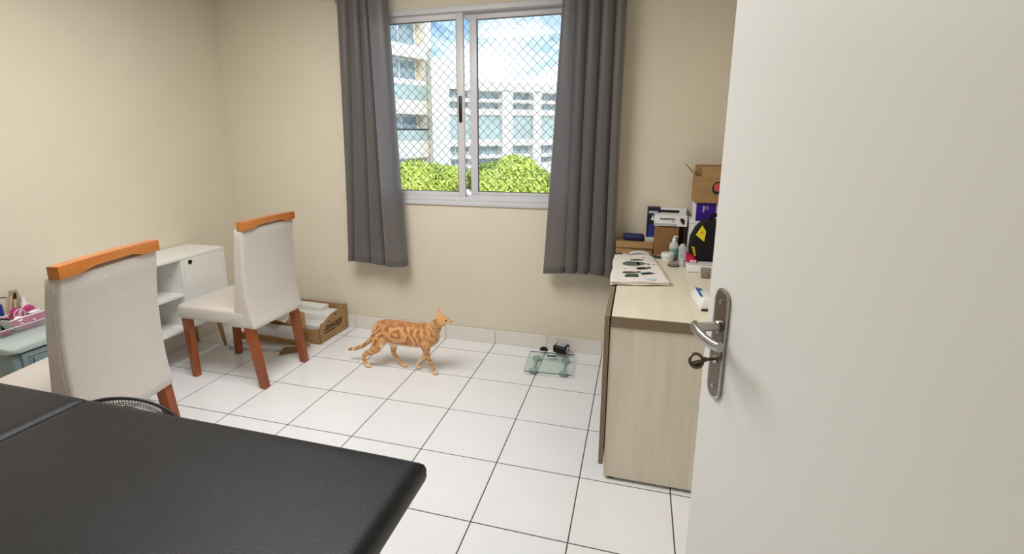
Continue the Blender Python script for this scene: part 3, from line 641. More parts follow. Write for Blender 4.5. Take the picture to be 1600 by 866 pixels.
# ================================================================== fan
def fan():
    C = Vector((.385, -2.125, .472)); th, ph = .46, .45; r = .18
    n = Vector((math.sin(th)*math.cos(ph), math.sin(th)*math.sin(ph), math.cos(th)))
    q = n.to_track_quat('Z', 'Y')
    t = thing('floor_fan', (C.x, C.y, 0), 0, 'round black fan with wire guard tilted upward behind the massage table', 'fan')
    Mx = Matrix.Translation((0, 0, C.z)) @ q.to_matrix().to_4x4()
    T = lambda p: Mx @ Vector(p)
    ring = lambda R, z, k=64: [T((R*math.cos(2*PI*a/k), R*math.sin(2*PI*a/k), z)) for a in range(k)]
    B().tube(ring(r+.001, -.003), .0062, 8, closed=True).done('guard_rim', M['blackp'], t, 0)
    for nm, s in (('front_guard', 1), ('rear_guard', -1)):
        b = B(); N = 104
        for k in range(N):
            a = 2*PI*k/N; pts = []
            for m_ in range(7):
                u = m_/6; R = r*(1-.80*u)-.002; z = s*(.020*math.sin(PI/2*min(1, u*1.6)))-.006*(s < 0)
                pts.append(T((R*math.cos(a+.25*u*s), R*math.sin(a+.25*u*s), z)))
            b.tube(pts, .0010, 4)
        for R, u in ((r*.88, .13), (r*.72, .32), (r*.45, .65), (r*.2, 1)):
            b.tube(ring(R, s*(.020*math.sin(PI/2*min(1, u*1.6)))-.006*(s < 0), 48), .0014, 4, closed=True)
        g = b.done(nm, M['blackp'], t, 0)
    B().lathe([(0, .03), (.03, .03), (.036, .024), (.036, .02)], n=24).done('badge', M['blackp'], t, 40).matrix_local = Mx
    for k in range(3):
        b = B(); a0 = 2*PI*k/3
        b.grid(lambda u, v: T(((.03+.09*u)*math.cos(a0+(v-.5)*1.1), (.03+.09*u)*math.sin(a0+(v-.5)*1.1), -.004+.012*(v-.5)*2)), 5, 6); b.done('blade', M['blackp'], t, 0, solid=.002)
    B().lathe([(0, -.095), (.03, -.09), (.04, -.07), (.04, -.042), (.02, -.03), (.012, .01), (0, .012)], n=24).done('motor', M['blackp'], t, 40).matrix_local = Mx
    p = T((0, 0, -.085)); B().tube([p, (p.x-.01, p.y, p.z-.05), (-.03, 0, .02)], .011, 10).done('stand', M['blackp'], t, 40)
    B().lathe([(0, 0), (.11, 0), (.112, .008), (.09, .018), (.02, .028), (0, .03)], (-.03, 0, 0), 28).done('base', M['blackp'], t, 40)
fan()
# ================================================================== desk
def desk():
    t = thing('desk_cabinet', (2.0, -1.30, 0), 0, 'cream wood-grain desk cabinet with taupe fronts against the right', 'desk')
    X1, Y1 = .585, 1.28
    tp = B().box(.003, X1, .0, Y1, .722, .76, .0008, 1).done('desktop', M['desktop'], t)
    B().box(.002, X1, -.002, 0, .712, .7575).done('edge_band', M['taupe'], t)
    B().box(0, X1-.005, .004, .022, .016, .722, .0006, 1).done('side_panel', M['desk'], t)
    B().box(0, X1-.005, Y1-.02, Y1-.002, .016, .722, .0006, 1).done('side_panel', M['desk'], t)
    B().box(X1-.011, X1-.005, .022, Y1-.02, .016, .722).done('back_panel', M['desk'], t)
    B().box(0, X1-.011, .022, Y1-.02, .016, .034).done('bottom_panel', M['desk'], t)
    B().box(0, X1-.011, .63, .648, .034, .722).done('divider', M['desk'], t)
    for y0, y1 in ((-.004, .636), (.642, Y1-.002)):
        B().box(-.024, -.004, y0, y1, .075, .757, .001, 1).done('door', M['taupe'], t)
    for y in (.03, Y1-.04):
        for x in (.03, X1-.05): B().lathe([(0, 0), (.014, 0), (.014, .016), (0, .016)], (x, y, 0), 14).done('foot', M['blackp'], t, 40)
desk()
ZD = .7605
def cloth():
    t = thing('printed_cloth', (0, 0, ZD+.0012), 0, 'folded white cotton cloth with dark green figures printed on it, on the desk', 'cloth')
    A, Bp, C, D = Vector((1.972, -.875)), Vector((2.250, -.815)), Vector((2.176, -.245)), Vector((1.962, -.285))
    def f(layer, off):
        def g(u, v):
            p = A.lerp(Bp, u).lerp(D.lerp(C, u), v)
            w = .004*math.sin(9*u+layer*2)*(1-v)+.003*math.sin(13*v+layer)
            if u > .9 and v > .9: p = p-Vector((.02, .01))*(u-.9)*10*(v-.9)*10
            z = off+.0015*math.sin(11*u+4*v+layer)+.0022*math.sin(17*v+3*u)*(.4+.6*v)
            return (p.x+w*.8, p.y+w, z+.001)
        return g
    for k in range(3): B().grid(f(k, .004+.0065*k), 24, 36).done('fabric_layer', M['cloth'], t, 0, solid=.005)
    top = .004+.0065*2+.0045
    P2 = lambda u, v: A.lerp(Bp, .52+(u-.52)*1.15).lerp(D.lerp(C, .52+(u-.52)*1.15), .46+(v-.38)*1.25)
    def blot(poly, m, z=0):
        pts = [P2(u, v) for u, v in poly]; c = sum(pts, Vector((0, 0)))/len(pts)
        b = B(); b.prism([(p.x, p.y) for p in pts], top+z, top+z+.0008); b.done('printed_figure', m, t)
    # figures (u across, v away)
    def ell(cu, cv, a, bb, m, n=14, sk=0, z=0): blot([(cu+a*math.cos(2*PI*k/n)+sk*math.sin(2*PI*k/n), cv+bb*math.sin(2*PI*k/n)) for k in range(n)], m, z)
    ell(.42, .50, .17, .07, M['green'], sk=.0); blot([(.55, .46), (.72, .50), (.62, .56), (.50, .56)], M['green']); blot([(.32, .60), (.60, .66), (.80, .60), (.62, .60), (.45, .64)], M['magp'])
    ell(.45, .345, .17, .026, M['navy']); blot([(.50, .35), (.70, .345), (.66, .40), (.52, .385)], M['navy'], .0004); ell(.73, .385, .04, .018, M['navy'])
    blot([(.25, .225), (.55, .235), (.56, .275), (.26, .265)], M['bprint']); blot([(.55, .19), (.72, .21), (.79, .22), (.70, .255), (.56, .235)], M['navy'])
    ell(.40, .185, .11, .032, M['green'], z=.0004); blot([(.27, .135), (.50, .125), (.50, .16), (.30, .16)], M['navy'])
    ell(.76, .50, .035, .04, M['magp'], sk=.02); ell(.85, .485, .03, .018, M['green']); ell(.70, .70, .02, .016, M['magp']); blot([(.58, .09), (.76, .10), (.74, .05), (.60, .05)], mat('pale_blue_print', srgb(200, 222, 232), .9, noise=.1))
cloth()
def simple(name, label, cat, loc, rz=0, group=None): return thing(name, loc, rz, label, cat, group)
def desk_things():
    # magazine and papers behind the cloth
    t = simple('magazine', 'green covered magazine lying behind the printed cloth', 'magazine', (2.075, -.262, ZD), math.radians(-3))
    B().box(0, .17, .0, .085, 0, .006, .001).done('pages', M['foam'], t, 40); B().prism([(0, 0), (.17, 0), (.17, .05), (.12, .08), (.06, .05), (0, .035)], .006, .007).done('cover', M['mag'], t)
    t = simple('paper_sheet', 'white and blue-grey sheet curled beside the green magazine', 'paper', (2.045, -.248, ZD+.0072), math.radians(-3))
    b = B(); b.grid(lambda u, v: (u*.12, v*.070, .002+.012*math.sin(PI*u)+.008*v), 10, 6); b.done('sheet', M['foam'], t, 0, solid=.001)
    b = B(); b.grid(lambda u, v: (u*.12, -.001+v*.022, .0028+.012*math.sin(PI*u)+.008*v*.31+.0008), 10, 3); b.done('printed_band', M['magp'], t, 0, solid=.0008)
    # two flat cardboard boxes
    t = simple('cardboard_box', 'lower flat brown cardboard box in the left back corner of the desk', 'box', (1.965, -.155, ZD), 0, 'flat brown boxes stacked at the back of the desk')
    B().box(0, .215, 0, .125, 0, .038, .001).done('box_body', M['card'], t); B().box(.0, .215, -.001, 0, .033, .038).done('lid_edge', M['cardd'], t)
    t = simple('cardboard_box', 'upper flat brown cardboard box under the dark blue case', 'box', (1.962, -.160, ZD+.038), math.radians(-1), 'flat brown boxes stacked at the back of the desk')
    B().box(0, .222, 0, .135, .003, .036, .001).done('box_body', M['card'], t); B().box(.0, .222, -.001, .0, 0, .004).done('lid_edge', M['cardd'], t)
    z2 = ZD+.074
    t = simple('glasses_case', 'dark blue soft case lying on the flat brown boxes', 'case', (2.065, -.095, z2), math.radians(-6))
    B().box(-.062, .062, -.03, .03, 0, .042, .014, 3).done('case_body', M['blue'] if 0 else mat('dark_blue_fabric', srgb(28, 32, 92), .6, noise=.4, nscale=30), t, 60); B().box(-.004, .058, -.032, -.0, .012, .030, .006).done('pocket', M['navybox'], t, 40)
    t = simple('card_pad', 'pale green pad of cards on the flat brown boxes', 'notepad', (2.162, -.085, z2), math.radians(5))
    B().box(-.03, .028, -.035, .035, 0, .016, .001).done('card_stack', mat('pale_green_paper', srgb(196, 204, 188), .7, noise=.05), t); B().box(-.03, .028, -.036, .036, .016, .018).done('cover', M['whitep'], t)
    # upright boxes
    t = simple('product_box', 'upright dark blue and black product box at the back of the desk', 'box', (2.140, -.055, ZD+.074+.0), 0)
    b = B().box(0, .075, 0, .05, .0, .205, .001); b.done('box_body', M['navybox'], t)
    B().prism([(0, 0), (.022, 0), (.010, .034)], -.0005, .0003, Matrix(((1, 0, 0, .022), (0, 0, 1, -.0005), (0, 1, 0, .125), (0, 0, 0, 1)))).done('emblem', M['whitep'], t)
    B().box(.008, .06, -.001, 0, .168, .182).done('label_band', M['silver'], t)
    B().box(.012, .045, -.001, 0, .02, .10).done('label_band', M['blue'], t)
    t = simple('product_box', 'white and black printed box behind the lettered white box', 'box', (2.217, -.055, ZD), 0)
    B().box(0, .150, 0, .05, 0, .275, .001).done('box_body', M['whitep'], t); B().box(.0, .108, -.001, 0, .250, .266).done('printed_band', M['print'], t); B().box(.003, .145, -.001, 0, .0, .215).done('printed_band', M['darkred'], t)
    B().tube([(.115+.01*math.cos(a), -.001, .268+.0*a) for a in (0, 1)], .002, 6).done('emblem', M['print'], t)
    t = simple('cardboard_box', 'upright plain brown cardboard box behind the pump bottle', 'box', (2.186, -.185, ZD), 0)
    B().box(0, .135, 0, .115, 0, .188, .001).done('box_body', M['cardd'], t); B().box(.02, .125, -.0008, 0, .180, .188).done('tape_strip', M['print'], t)
    t = simple('product_box', 'white box with black lettering lying on the brown cardboard box', 'box', (2.180, -.190, ZD+.188), 0)
    bb = B().box(0, .182, 0, .115, 0, .062, .001).done('box_body', M['whitep'], t)
    B().box(.0005, .125, -.0008, 0, .002, .016).done('grey_band', M['silver'], t)
    text('lettering', 'PROFESSIONAL', .0165, M['print'], t, Matrix(((1, 0, 0, .072), (0, 0, -1, -.0008), (0, 1, 0, .042), (0, 0, 0, 1))), bold=True, shear=.3, sx=.78)
    text('lettering', 'SERIE', .007, M['print'], t, Matrix(((1, 0, 0, .105), (0, 0, -1, -.0008), (0, 1, 0, .027), (0, 0, 0, 1))))
    B().prism([(.142, .045), (.150, .052), (.170, .040), (.168, .014), (.160, .012), (.146, .030)], -.0008, .0002, Matrix(((1, 0, 0, 0), (0, 0, 1, -.0006), (0, 1, 0, 0), (0, 0, 0, 1)))).done('printed_picture', M['darkred'], t)
    # pump bottle
    t = simple('pump_bottle', 'clear pump bottle half full of teal liquid in front of the brown box', 'bottle', (2.296, -.235, ZD))
    B().lathe([(0, 0), (.023, 0), (.025, .006), (.025, .067), (0, .067)], n=24).done('liquid', M['liquid'], t, 40)
    B().lathe([(.0245, .067), (.0255, .07), (.0255, .085), (.02, .098), (.010, .103), (0, .103)], n=24).done('bottle_body', M['frost'], t, 40)
    B().lathe([(0, .103), (.011, .103), (.012, .122), (.007, .126), (.006, .136), (0, .136)], n=20).box(-.004, .022, -.004, .004, .134, .140, .002).done('pump_head', M['whitep'], t, 40)
    t = simple('cream_jar', 'white plastic jar with lid in front of the pump bottle', 'jar', (2.262, -.285, ZD))
    B().lathe([(0, 0), (.030, 0), (.033, .004), (.033, .024), (0, .024)], n=28).done('jar_body', M['whitep'], t, 40); B().lathe([(0, .024), (.035, .024), (.036, .028), (.036, .044), (.033, .048), (0, .048)], n=28).done('lid', M['whitep'], t, 40)
    t = simple('smoky_dish', 'small smoky clear dish lying in front of the white jar', 'dish', (2.290, -.395, ZD))
    B().lathe([(0, .002), (.028, .002), (.030, .006), (.026, .020), (.018, .024), (0, .025)], n=28).done('dish', M['clearbrown'], t, 40); B().lathe([(.027, 0), (.031, 0), (.031, .003), (.027, .003)], n=28).done('rim', M['print'], t, 40)
    t = simple('frosted_bottle', 'frosted white container standing between the pump bottle and the black bag', 'bottle', (2.342, -.270, ZD))
    B().box(-.02, .02, -.018, .018, 0, .088, .006, 3).done('bottle_body', M['frost'], t, 50); B().lathe([(0, .088), (.013, .088), (.013, .10), (0, .10)], n=18).done('cap', M['whitep'], t, 40)
    t = simple('frosted_tub', 'small frosted cylinder beside the white tub with the red lid', 'tub', (2.336, -.385, ZD))
    B().lathe([(0, 0), (.012, 0), (.013, .04), (0, .042)], n=18).done('tub_body', M['frost'], t, 40)
    t = simple('white_box', 'plain white carton standing behind the black bag', 'box', (2.375, -.215, ZD))
    B().box(0, .20, 0, .20, 0, .228, .002).done('box_body', M['white'], t, 40); B().box(.0, .20, -.001, 0, .214, .216).done('lid_line', M['silver'], t)
    t = simple('product_box', 'purple and white product box on top of the white carton', 'box', (2.392, -.205, ZD+.228))
    B().box(.012, .118, 0, .11, 0, .108, .001).done('box_body', M['purple'], t); B().box(0, .012, 0, .11, 0, .108, .001).done('white_side', M['whitep'], t); B().box(.118, .15, 0, .11, 0, .108, .001).done('white_side', M['whitep'], t)
    B().tube([(.070+.0085*math.cos(a), -.0006, .078+.0085*math.sin(a)) for a in [2*PI*q/20 for q in range(20)]], .0012, 6, closed=True).done('ring_logo', M['whitep'], t); B().box(.048, .055, -.0008, 0, .052, .090).done('printed_strip', M['palepink'], t)
    t = simple('cardboard_box', 'open brown cardboard box on top of the purple box', 'box', (2.388, -.225, ZD+.337), math.radians(0))
    W, D, H = .19, .19, .150; cm = M['card']
    B().box(0, W, 0, D, 0, .003).done('bottom_panel', cm, t)
    fp = B().box(0, W, 0, .003, .003, H).done('front_panel', cm, t); B().box(0, W, D-.003, D, .003, H).done('back_panel', cm, t)
    B().box(0, .003, .003, D-.003, .003, H).done('side_panel', cm, t); B().box(W-.003, W, .003, D-.003, .003, H).done('side_panel', cm, t)
    def flap(p): B().hexa(p).done('flap', cm, t)
    flap([(0, .003, H), (0, D, H), (.003, D, H), (.003, .003, H), (-.055, .003, H+.062), (-.055, D, H+.062), (-.052, D, H+.063), (-.052, .003, H+.063)])
    flap([(.01, D-.003, H), (W, D-.003, H), (W, D, H), (.01, D, H), (.01, D+.005, H+.055), (W, D+.005, H+.055), (W, D+.008, H+.055), (.01, D+.008, H+.055)])
    flap([(.03, .0, H), (W, .0, H), (W, .003, H), (.03, .003, H), (.03, .03, H+.05), (W, .03, H+.05), (W, .033, H+.05), (.03, .033, H+.05)])
    b = B(); b.prism([(.105+.030*math.cos(2*PI*k/24)*.9, .085+.036*math.sin(2*PI*k/24)) for k in range(24)], 0, .0008, Matrix(((1, 0, 0, .01), (0, 0, -1, 0), (0, 1, 0, 0), (0, 0, 0, 1)))); b.done('round_logo', M['navybox'], fp)
    b = B(); b.prism([(.105+.021*math.cos(2*PI*k/24)*.9, .09+.024*math.sin(2*PI*k/24)) for k in range(24)], .0008, .0014, Matrix(((1, 0, 0, .01), (0, 0, -1, 0), (0, 1, 0, 0), (0, 0, 0, 1)))); b.done('round_logo', mat('orange_print', srgb(206, 92, 84), .7, noise=.1), fp)
    # tub with red lid pieces, and the black bag on it
    t = simple('white_tub', 'white rectangular tub in front of the black bag', 'tub', (2.350, -.515, ZD))
    B().box(0, .16, 0, .10, 0, .042, .005).done('tub_body', M['whitep'], t, 50); B().box(.0, .16, 0, .10, .042, .048, .002).done('lid', M['frost'], t, 40)
    t = simple('red_package', 'crimson package tucked at the left of the black bag on the white tub', 'package', (2.350, -.490, ZD+.0485))
    b = B(); b.hexa([(-.004, 0, 0), (.05, -.01, 0), (.06, .04, 0), (-.004, .05, 0), (-.008, .0, .05), (.03, -.005, .022), (.04, .04, .03), (-.004, .05, .05)], .004); b.done('wrapper', M['red'], t, 50)
    B().box(.012, .045, -.0125, -.008, .002, .016, .001).done('label_patch', M['palepink'], t)
    t = simple('black_bag', 'black fabric bag with a yellow triangle standing on the white tub', 'bag', (2.365, -.45, ZD+.0485))
    prof = [(.0, .0), (.17, .0), (.17, .215), (.10, .222), (.055, .215), (.02, .175), (-.004, .12), (-.008, .05)]
    mm = Matrix(((1, 0, 0, .005), (0, 0, -1, .13), (0, 1, 0, 0), (0, 0, 0, 1)))
    b = B(); b.prism(prof, .02, .135, mm, bev=.012, seg=3); b.done('bag_body', M['bag'], t, 50)
    B().prism([(.045, .198), (.016, .145), (.060, .110), (.066, .165)], .1355, .138, mm).done('yellow_triangle', M['yellow'], t); B().prism([(.036, .160), (.052, .148), (.052, .168)], .138, .139, mm).done('orange_spot', mat('orange_fabric', srgb(220, 160, 30), .7, noise=.1), t)
    for k in range(4): B().prism([(.000+.004*k, .075-.013*k), (.016+.003*k, .068-.013*k), (.018+.003*k, .074-.013*k), (.001+.004*k, .081-.013*k)], .1355, .137, mm).done('yellow_mark', M['yellow'], t)
    B().tube([(.09, .05, .215), (.10, .05, .245), (.15, .05, .250), (.17, .05, .22)], [(.004, .012)]*4, 8).done('handle', M['bag'], t, 40)
    B().prism([(.125+.016*math.cos(2*PI*k/16), .225+.012*math.sin(2*PI*k/16)) for k in range(16)], .125, .137, mm).done('badge', mat('gold_badge', srgb(176, 136, 60), .5, noise=.5, nscale=100), t)
    # clear cup
    t = simple('clear_cup', 'small clear smoky cup in front of the white tub', 'cup', (2.432, -.605, ZD))
    b = B().lathe([(0, .002), (.022, .002), (.026, .05), (.0245, .05), (.021, .004), (0, .004)], n=24); b.done('cup_body', M['clearbrown'], t, 40); B().lathe([(0, .004), (.012, .004), (.012, .035), (0, .037)], (.008, 0, 0), 14).done('stopper', M['whitep'], t, 40)
    # tissue pack
    t = simple('tissue_pack', 'white soft pack with blue print lying near the front edge of the desk', 'pack', (2.372, -1.035, ZD), math.radians(8))
    b = B(); b.hexa([(-.038, -.11, 0), (.055, -.11, 0), (.060, .10, 0), (-.032, .10, 0), (-.026, -.10, .055), (.04, -.10, .050), (.05, .08, .040), (-.018, .085, .044)], .009)
    b.done('wrapper', M['whitep'], t, 60)
    B().hexa([(-.030, -.075, .0545), (-.022, -.078, .056), (-.006, .07, .048), (-.014, .075, .046), (-.030, -.075, .0565), (-.022, -.078, .058), (-.006, .07, .050), (-.014, .075, .048)]).done('blue_stripe', M['tissueblue'], t)
    B().hexa([(-.020, .035, .0495), (.002, .03, .0505), (.006, .055, .049), (-.016, .06, .048), (-.020, .035, .0515), (.002, .03, .0525), (.006, .055, .051), (-.016, .06, .050)]).done('blue_patch', M['tissueblue'], t)
    B().box(-.030, .04, -.1125, -.108, .004, .010).done('end_seal', M['print'], t)
desk_things()
# ================================================================== bathroom scale and devices
def scale():
    t = thing('bathroom_scale', (1.588, -.268, 0), math.radians(4), 'square glass bathroom scale lying on the floor tiles', 'scale')
    h = .150; z = .022
    B().box(-h, h, -h*1.0, h*1.0, z, z+.006, .001, 1).done('glass_plate', M['sglass'], t)
    B().box(-h, h, -h-.0015, -h, z, z+.006).box(-h, h, h, h+.001, z, z+.006).box(-h-.001, -h, -h, h, z, z+.006).box(h, h+.001, -h, h, z, z+.006).done('glass_edge', M['sedge'], t)
    for x in (-.095, .095):
        for y in (-.115, .075): B().lathe([(0, 0), (.024, 0), (.028, .006), (.028, z), (0, z)], (x, y, 0), 24).done('foot', M['sgrey'], t, 40)
        B().box(x-.006, x+.006, -.09, .055, .014, z-.001, .001).done('bar', M['sgrey'], t)
    B().box(-.03, .03, .085, .105, z+.0062, z+.008, .0005, 1).done('display', M['blackp'], t)
    text('lettering', 'balance', .012, M['sgrey'], t, Matrix.Translation((.0, -.10, z+.0064)))
    d = thing('black_adapter', (1.515, -.095, 0), math.radians(5), 'small black adapter at the back corner of the glass scale', 'adapter')
    B().box(-.028, .028, -.014, .014, .0285, .041, .003).done('adapter_body', M['blackp'], d, 40); B().box(-.017, .016, -.008, .012, .041, .052, .003).done('adapter_block', M['blackp'], d, 40)
    d = thing('blood_pressure_monitor', (1.634, -.092, .029), math.radians(-16), 'black and silver wrist monitor standing at the back of the glass scale', 'device')
    b = B(); b.box(-.048, .048, -.040, .040, 0, .055, .014, 4); b.done('device_body', M['blackp'], d, 60)
    B().box(-.030, .034, -.026, .030, .0545, .058, .002).done('silver_top', M['silver'], d, 40); B().box(-.010, .022, -.018, .018, .058, .0592, .001).done('screen', M['sgrey'], d)
    B().tube([(.049, -.002+.020*math.cos(a), .028+.018*math.sin(a)) for a in [2*PI*k/20 for k in range(20)]], .004, 8, closed=True).box(.046, .050, -.014, .010, .014, .042, .001).done('side_disc', M['silver'], d, 40)
scale()
# ================================================================== cat
def cat_fur():
    m = bpy.data.materials.new('ginger_fur'); m.use_nodes = True; nt = m.node_tree; b = nt.nodes['Principled BSDF']; N = nt.nodes.new; L = nt.links.new
    at = N('ShaderNodeVertexColor'); at.layer_name = 'coat'
    n = N('ShaderNodeTexNoise'); n.inputs['Scale'].default_value = 260; tc = N('ShaderNodeTexCoord'); L(tc.outputs['Object'], n.inputs[0])
    mx = N('ShaderNodeMixRGB'); mx.blend_type = 'MULTIPLY'; mx.inputs[0].default_value = .35; L(at.outputs[0], mx.inputs[1]); L(n.outputs['Color'], mx.inputs[2])
    L(at.outputs[0], mx.inputs[1]); hs = N('ShaderNodeHueSaturation'); hs.inputs['Value'].default_value = 1.05; L(at.outputs[0], hs.inputs['Color'])
    L(hs.outputs[0], b.inputs['Base Color']); b.inputs['Roughness'].default_value = .8; b.inputs['Sheen Weight'].default_value = .25
    bp = N('ShaderNodeBump'); bp.inputs['Strength'].default_value = .5; bp.inputs['Distance'].default_value = .002; L(n.outputs['Fac'], bp.inputs['Height']); L(bp.outputs[0], b.inputs['Normal'])
    return m
def cat():
    t = thing('cat', (.66, -.56, 0), 0, 'ginger tabby cat walking to the right and looking up', 'cat')
    ox, oy = .66, -.56
    def P(x, z, dy=0): return (x-ox, dy, z)
    b = B()
    def limb(pts, r, n=14): b.tube(pts, r, n)
    def loft(pts, rr, n=20):
        # refine by Catmull-Rom
        out, ro = [], []
        K = len(pts)
        for i in range(K-1):
            p0, p1, p2, p3 = [np.array(pts[max(0, min(K-1, j))]) for j in (i-1, i, i+1, i+2)]; r0, r1, r2, r3 = [np.array(rr[max(0, min(K-1, j))], float) for j in (i-1, i, i+1, i+2)]
            for k in range(5):
                u = k/5; c = lambda a, b_, c_, d: .5*((2*b_)+(-a+c_)*u+(2*a-5*b_+4*c_-d)*u*u+(-a+3*b_-3*c_+d)*u**3)
                out.append(tuple(c(p0, p1, p2, p3))); q = c(r0, r1, r2, r3); ro.append((max(q[0], .002), max(q[1], .002)) if q.ndim else max(float(q), .002))
        out.append(pts[-1]); ro.append(rr[-1]); b.tube(out, ro, n)
    # torso (radius: horizontal y, vertical)
    loft([P(.478, .262), P(.50, .258), P(.55, .252), P(.62, .247), P(.70, .243), P(.78, .243), P(.85, .250), P(.895, .262), P(.915, .275)],
         [(.018, .020), (.042, .050), (.056, .074), (.058, .082), (.062, .084), (.060, .082), (.056, .082), (.044, .064), (.028, .036)])
    # neck + head
    loft([P(.865, .262), P(.895, .290, .0), P(.922, .330, -.004), P(.940, .352, -.006)], [(.045, .056), (.042, .048), (.036, .038), (.034, .034)])
    H = Vector(P(.957, .366, -.010))
    b.ball(H, .043, (1.02, .92, .90), 3)
    b.ball(H+Vector((.022, -.004, .002)), .032, (1.15, .95, .85), 3)      # front of face
    b.ball(H+Vector((.046, -.008, -.002)), .019, (1.25, 1.0, .80), 3)      # muzzle
    b.ball(H+Vector((.062, -.010, .003)), .0095, (1.1, .9, .8), 2)        # nose bump
    b.ball(H+Vector((.046, -.008, -.013)), .012, (1.2, .9, .7), 2)        # chin
    for s in (-1, 1): b.ball(H+Vector((.012, s*.026, -.012)), .020, (1.1, .7, .9), 2)   # cheeks
    # ears
    def ear(base, tip, wid, fwd):
        b2 = base; n = (Vector(tip)-Vector(base)).normalized(); side = fwd.normalized(); th = n.cross(side)*.004
        q = [Vector(b2)-side*wid, Vector(b2)+side*wid, Vector(tip)]
        vs = [b.bm.verts.new(p+o) for o in (th, -th) for p in q]
        b.bm.faces.new((vs[0], vs[1], vs[2])); b.bm.faces.new((vs[5], vs[4], vs[3]))
        for i, j in ((0, 1), (1, 2), (2, 0)): b.bm.faces.new((vs[i], vs[i+3], vs[j+3], vs[j]))
    ear(H+Vector((-.018, .020, .026)), H+Vector((-.030, .026, .076)), .019, Vector((1, .15, .35)))
    ear(H+Vector((-.024, -.026, .006)), H+Vector((-.036, -.062, .012)), .019, Vector((1, -.2, .35)))
    # tail
    loft([P(.505, .262), P(.488, .235), P(.465, .195, .0), P(.430, .155), P(.385, .122, .004), P(.335, .098, .008), P(.290, .085, .010), P(.272, .082, .010)],
         [.026, .021, .0165, .0145, .0135, .013, .011, .005], 12)
    # legs: near side dy<0
    loft([P(.535, .235, -.028), P(.530, .195, -.036), P(.515, .150, -.040), P(.475, .112, -.042), P(.428, .088, -.043), P(.418, .060, -.043), P(.430, .028, -.043), P(.438, .013, -.043)],
         [(.034, .058), (.034, .054), (.028, .038), (.020, .025), (.0135, .017), (.0115, .0135), (.0115, .013), (.011, .012)])
    b.ball(P(.449, .012, -.044), .0135, (1.7, 1.1, .85), 2)
    loft([P(.575, .225, .026), P(.592, .175, .030), P(.600, .135, .030), P(.597, .105, .028), P(.600, .085, .028), P(.625, .052, .026), P(.650, .028, .026), P(.662, .016, .026)],
         [(.030, .050), (.026, .034), (.020, .026), (.014, .017), (.0125, .015), (.0110, .013), (.011, .012), (.011, .011)])
    b.ball(P(.677, .012, .026), .0135, (1.7, 1.1, .85), 2)
    loft([P(.850, .245, -.024), P(.855, .200, -.032), P(.856, .160, -.030), P(.864, .118, -.026), P(.878, .078, -.022), P(.893, .040, -.020), P(.898, .014, -.020)],
         [(.030, .048), (.027, .040), (.019, .026), (.0145, .018), (.0125, .0145), (.0115, .013), (.0115, .012)])
    b.ball(P(.909, .012, -.020), .0140, (1.65, 1.15, .85), 2)
    loft([P(.845, .225, .026), P(.838, .180, .030), P(.830, .140, .028), P(.822, .105, .024), P(.800, .072, .022), P(.776, .048, .022), P(.766, .025, .022), P(.768, .013, .022)],
         [(.026, .036), (.022, .030), (.016, .020), (.0125, .015), (.0115, .0135), (.0105, .012), (.010, .011), (.010, .010)])
    b.ball(P(.776, .0115, .022), .013, (1.5, 1.1, .85), 2)
    bmesh.ops.recalc_face_normals(b.bm, faces=b.bm.faces)
    me = bpy.data.meshes.new('body'); b.bm.to_mesh(me); b.bm.free()
    o = bpy.data.objects.new('body', me); COL.objects.link(o)
    rm = o.modifiers.new('r', 'REMESH'); rm.mode = 'VOXEL'; rm.voxel_size = .0034
    sm = o.modifiers.new('s', 'SMOOTH'); sm.factor = .5; sm.iterations = 4
    dg = bpy.context.evaluated_depsgraph_get(); dg.update(); me2 = bpy.data.meshes.new_from_object(o.evaluated_get(dg)); o.modifiers.clear(); o.data = me2; me2.name = 'body'
    o.parent = t; me2.polygons.foreach_set('use_smooth', [True]*len(me2.polygons))
    # coat colours
    n = len(me2.vertices); co = np.zeros(n*3); me2.vertices.foreach_get('co', co); co = co.reshape(-1, 3)
    x, y, z = co[:, 0]+ox, co[:, 1], co[:, 2]
    base = np.array(srgb(214, 162, 106)); dark = np.array(srgb(158, 94, 46)); pale = np.array(srgb(240, 218, 184)); sst = lambda a, lo, hi: np.clip((a-lo)/(hi-lo), 0, 1)**2*(3-2*np.clip((a-lo)/(hi-lo), 0, 1))
    def ns(a, b_, c, k):   # smooth pseudo-noise
        return (np.sin(a*k+1.7*np.sin(b_*k*.83+1.1)+.5)+np.sin(b_*k*1.31+1.3*np.sin(c*k*1.1+2.0))+np.sin((a+c)*k*.77+1.9*np.sin(b_*k*.57)))/3
    w1 = .011*ns(x, z, y, 62)+.004*ns(z, x, y, 170); w2 = .011*ns(z, x, y+.3, 85); br = ns(x+.2, z, y*.5, 110)+.4*ns(z, x+.4, y, 260)
    cx_, cz_ = .665, .250; d = np.sqrt(((x-cx_+w2*1.2)/1.5)**2+((z-cz_+w1*1.2))**2)
    swirl = sst(np.cos(d*2*PI/.037+2.4)+.38*br, -.25, .7)
    bars = sst(np.cos((x+.30*(z-.2)+w1*1.7)*2*PI/.042)+.38*br, -.25, .7)
    rump = sst(np.cos((z*.85-x*.75+w1*2.0)*2*PI/.038)+.38*br, -.25, .7)
    mixf = sst(x, .56, .60); mixg = sst(x, .73, .77)
    st = rump*(1-mixf)+swirl*mixf*(1-mixg)+bars*mixg
    st = np.maximum(st, sst(z-.306-w1*.8, -.008, .012)*.75*((x < .87) & (x > .5)))
    rings = sst(np.cos((z+.25*x+w1*.5)*2*PI/.032)+.25*br, .2, .9)
    lg = sst(-z, -.175, -.150); st = st*(1-lg)+rings*sst(z, .022, .06)*.75*lg
    tail = (x < .487) & (z > .078) & ~((x > .40) & (z < .125) & (y < -.02))
    st = np.where(tail & (x < .47), sst(np.cos((x*1.0-z*.6)*2*PI/.036), -.1, .5)*.9, st)
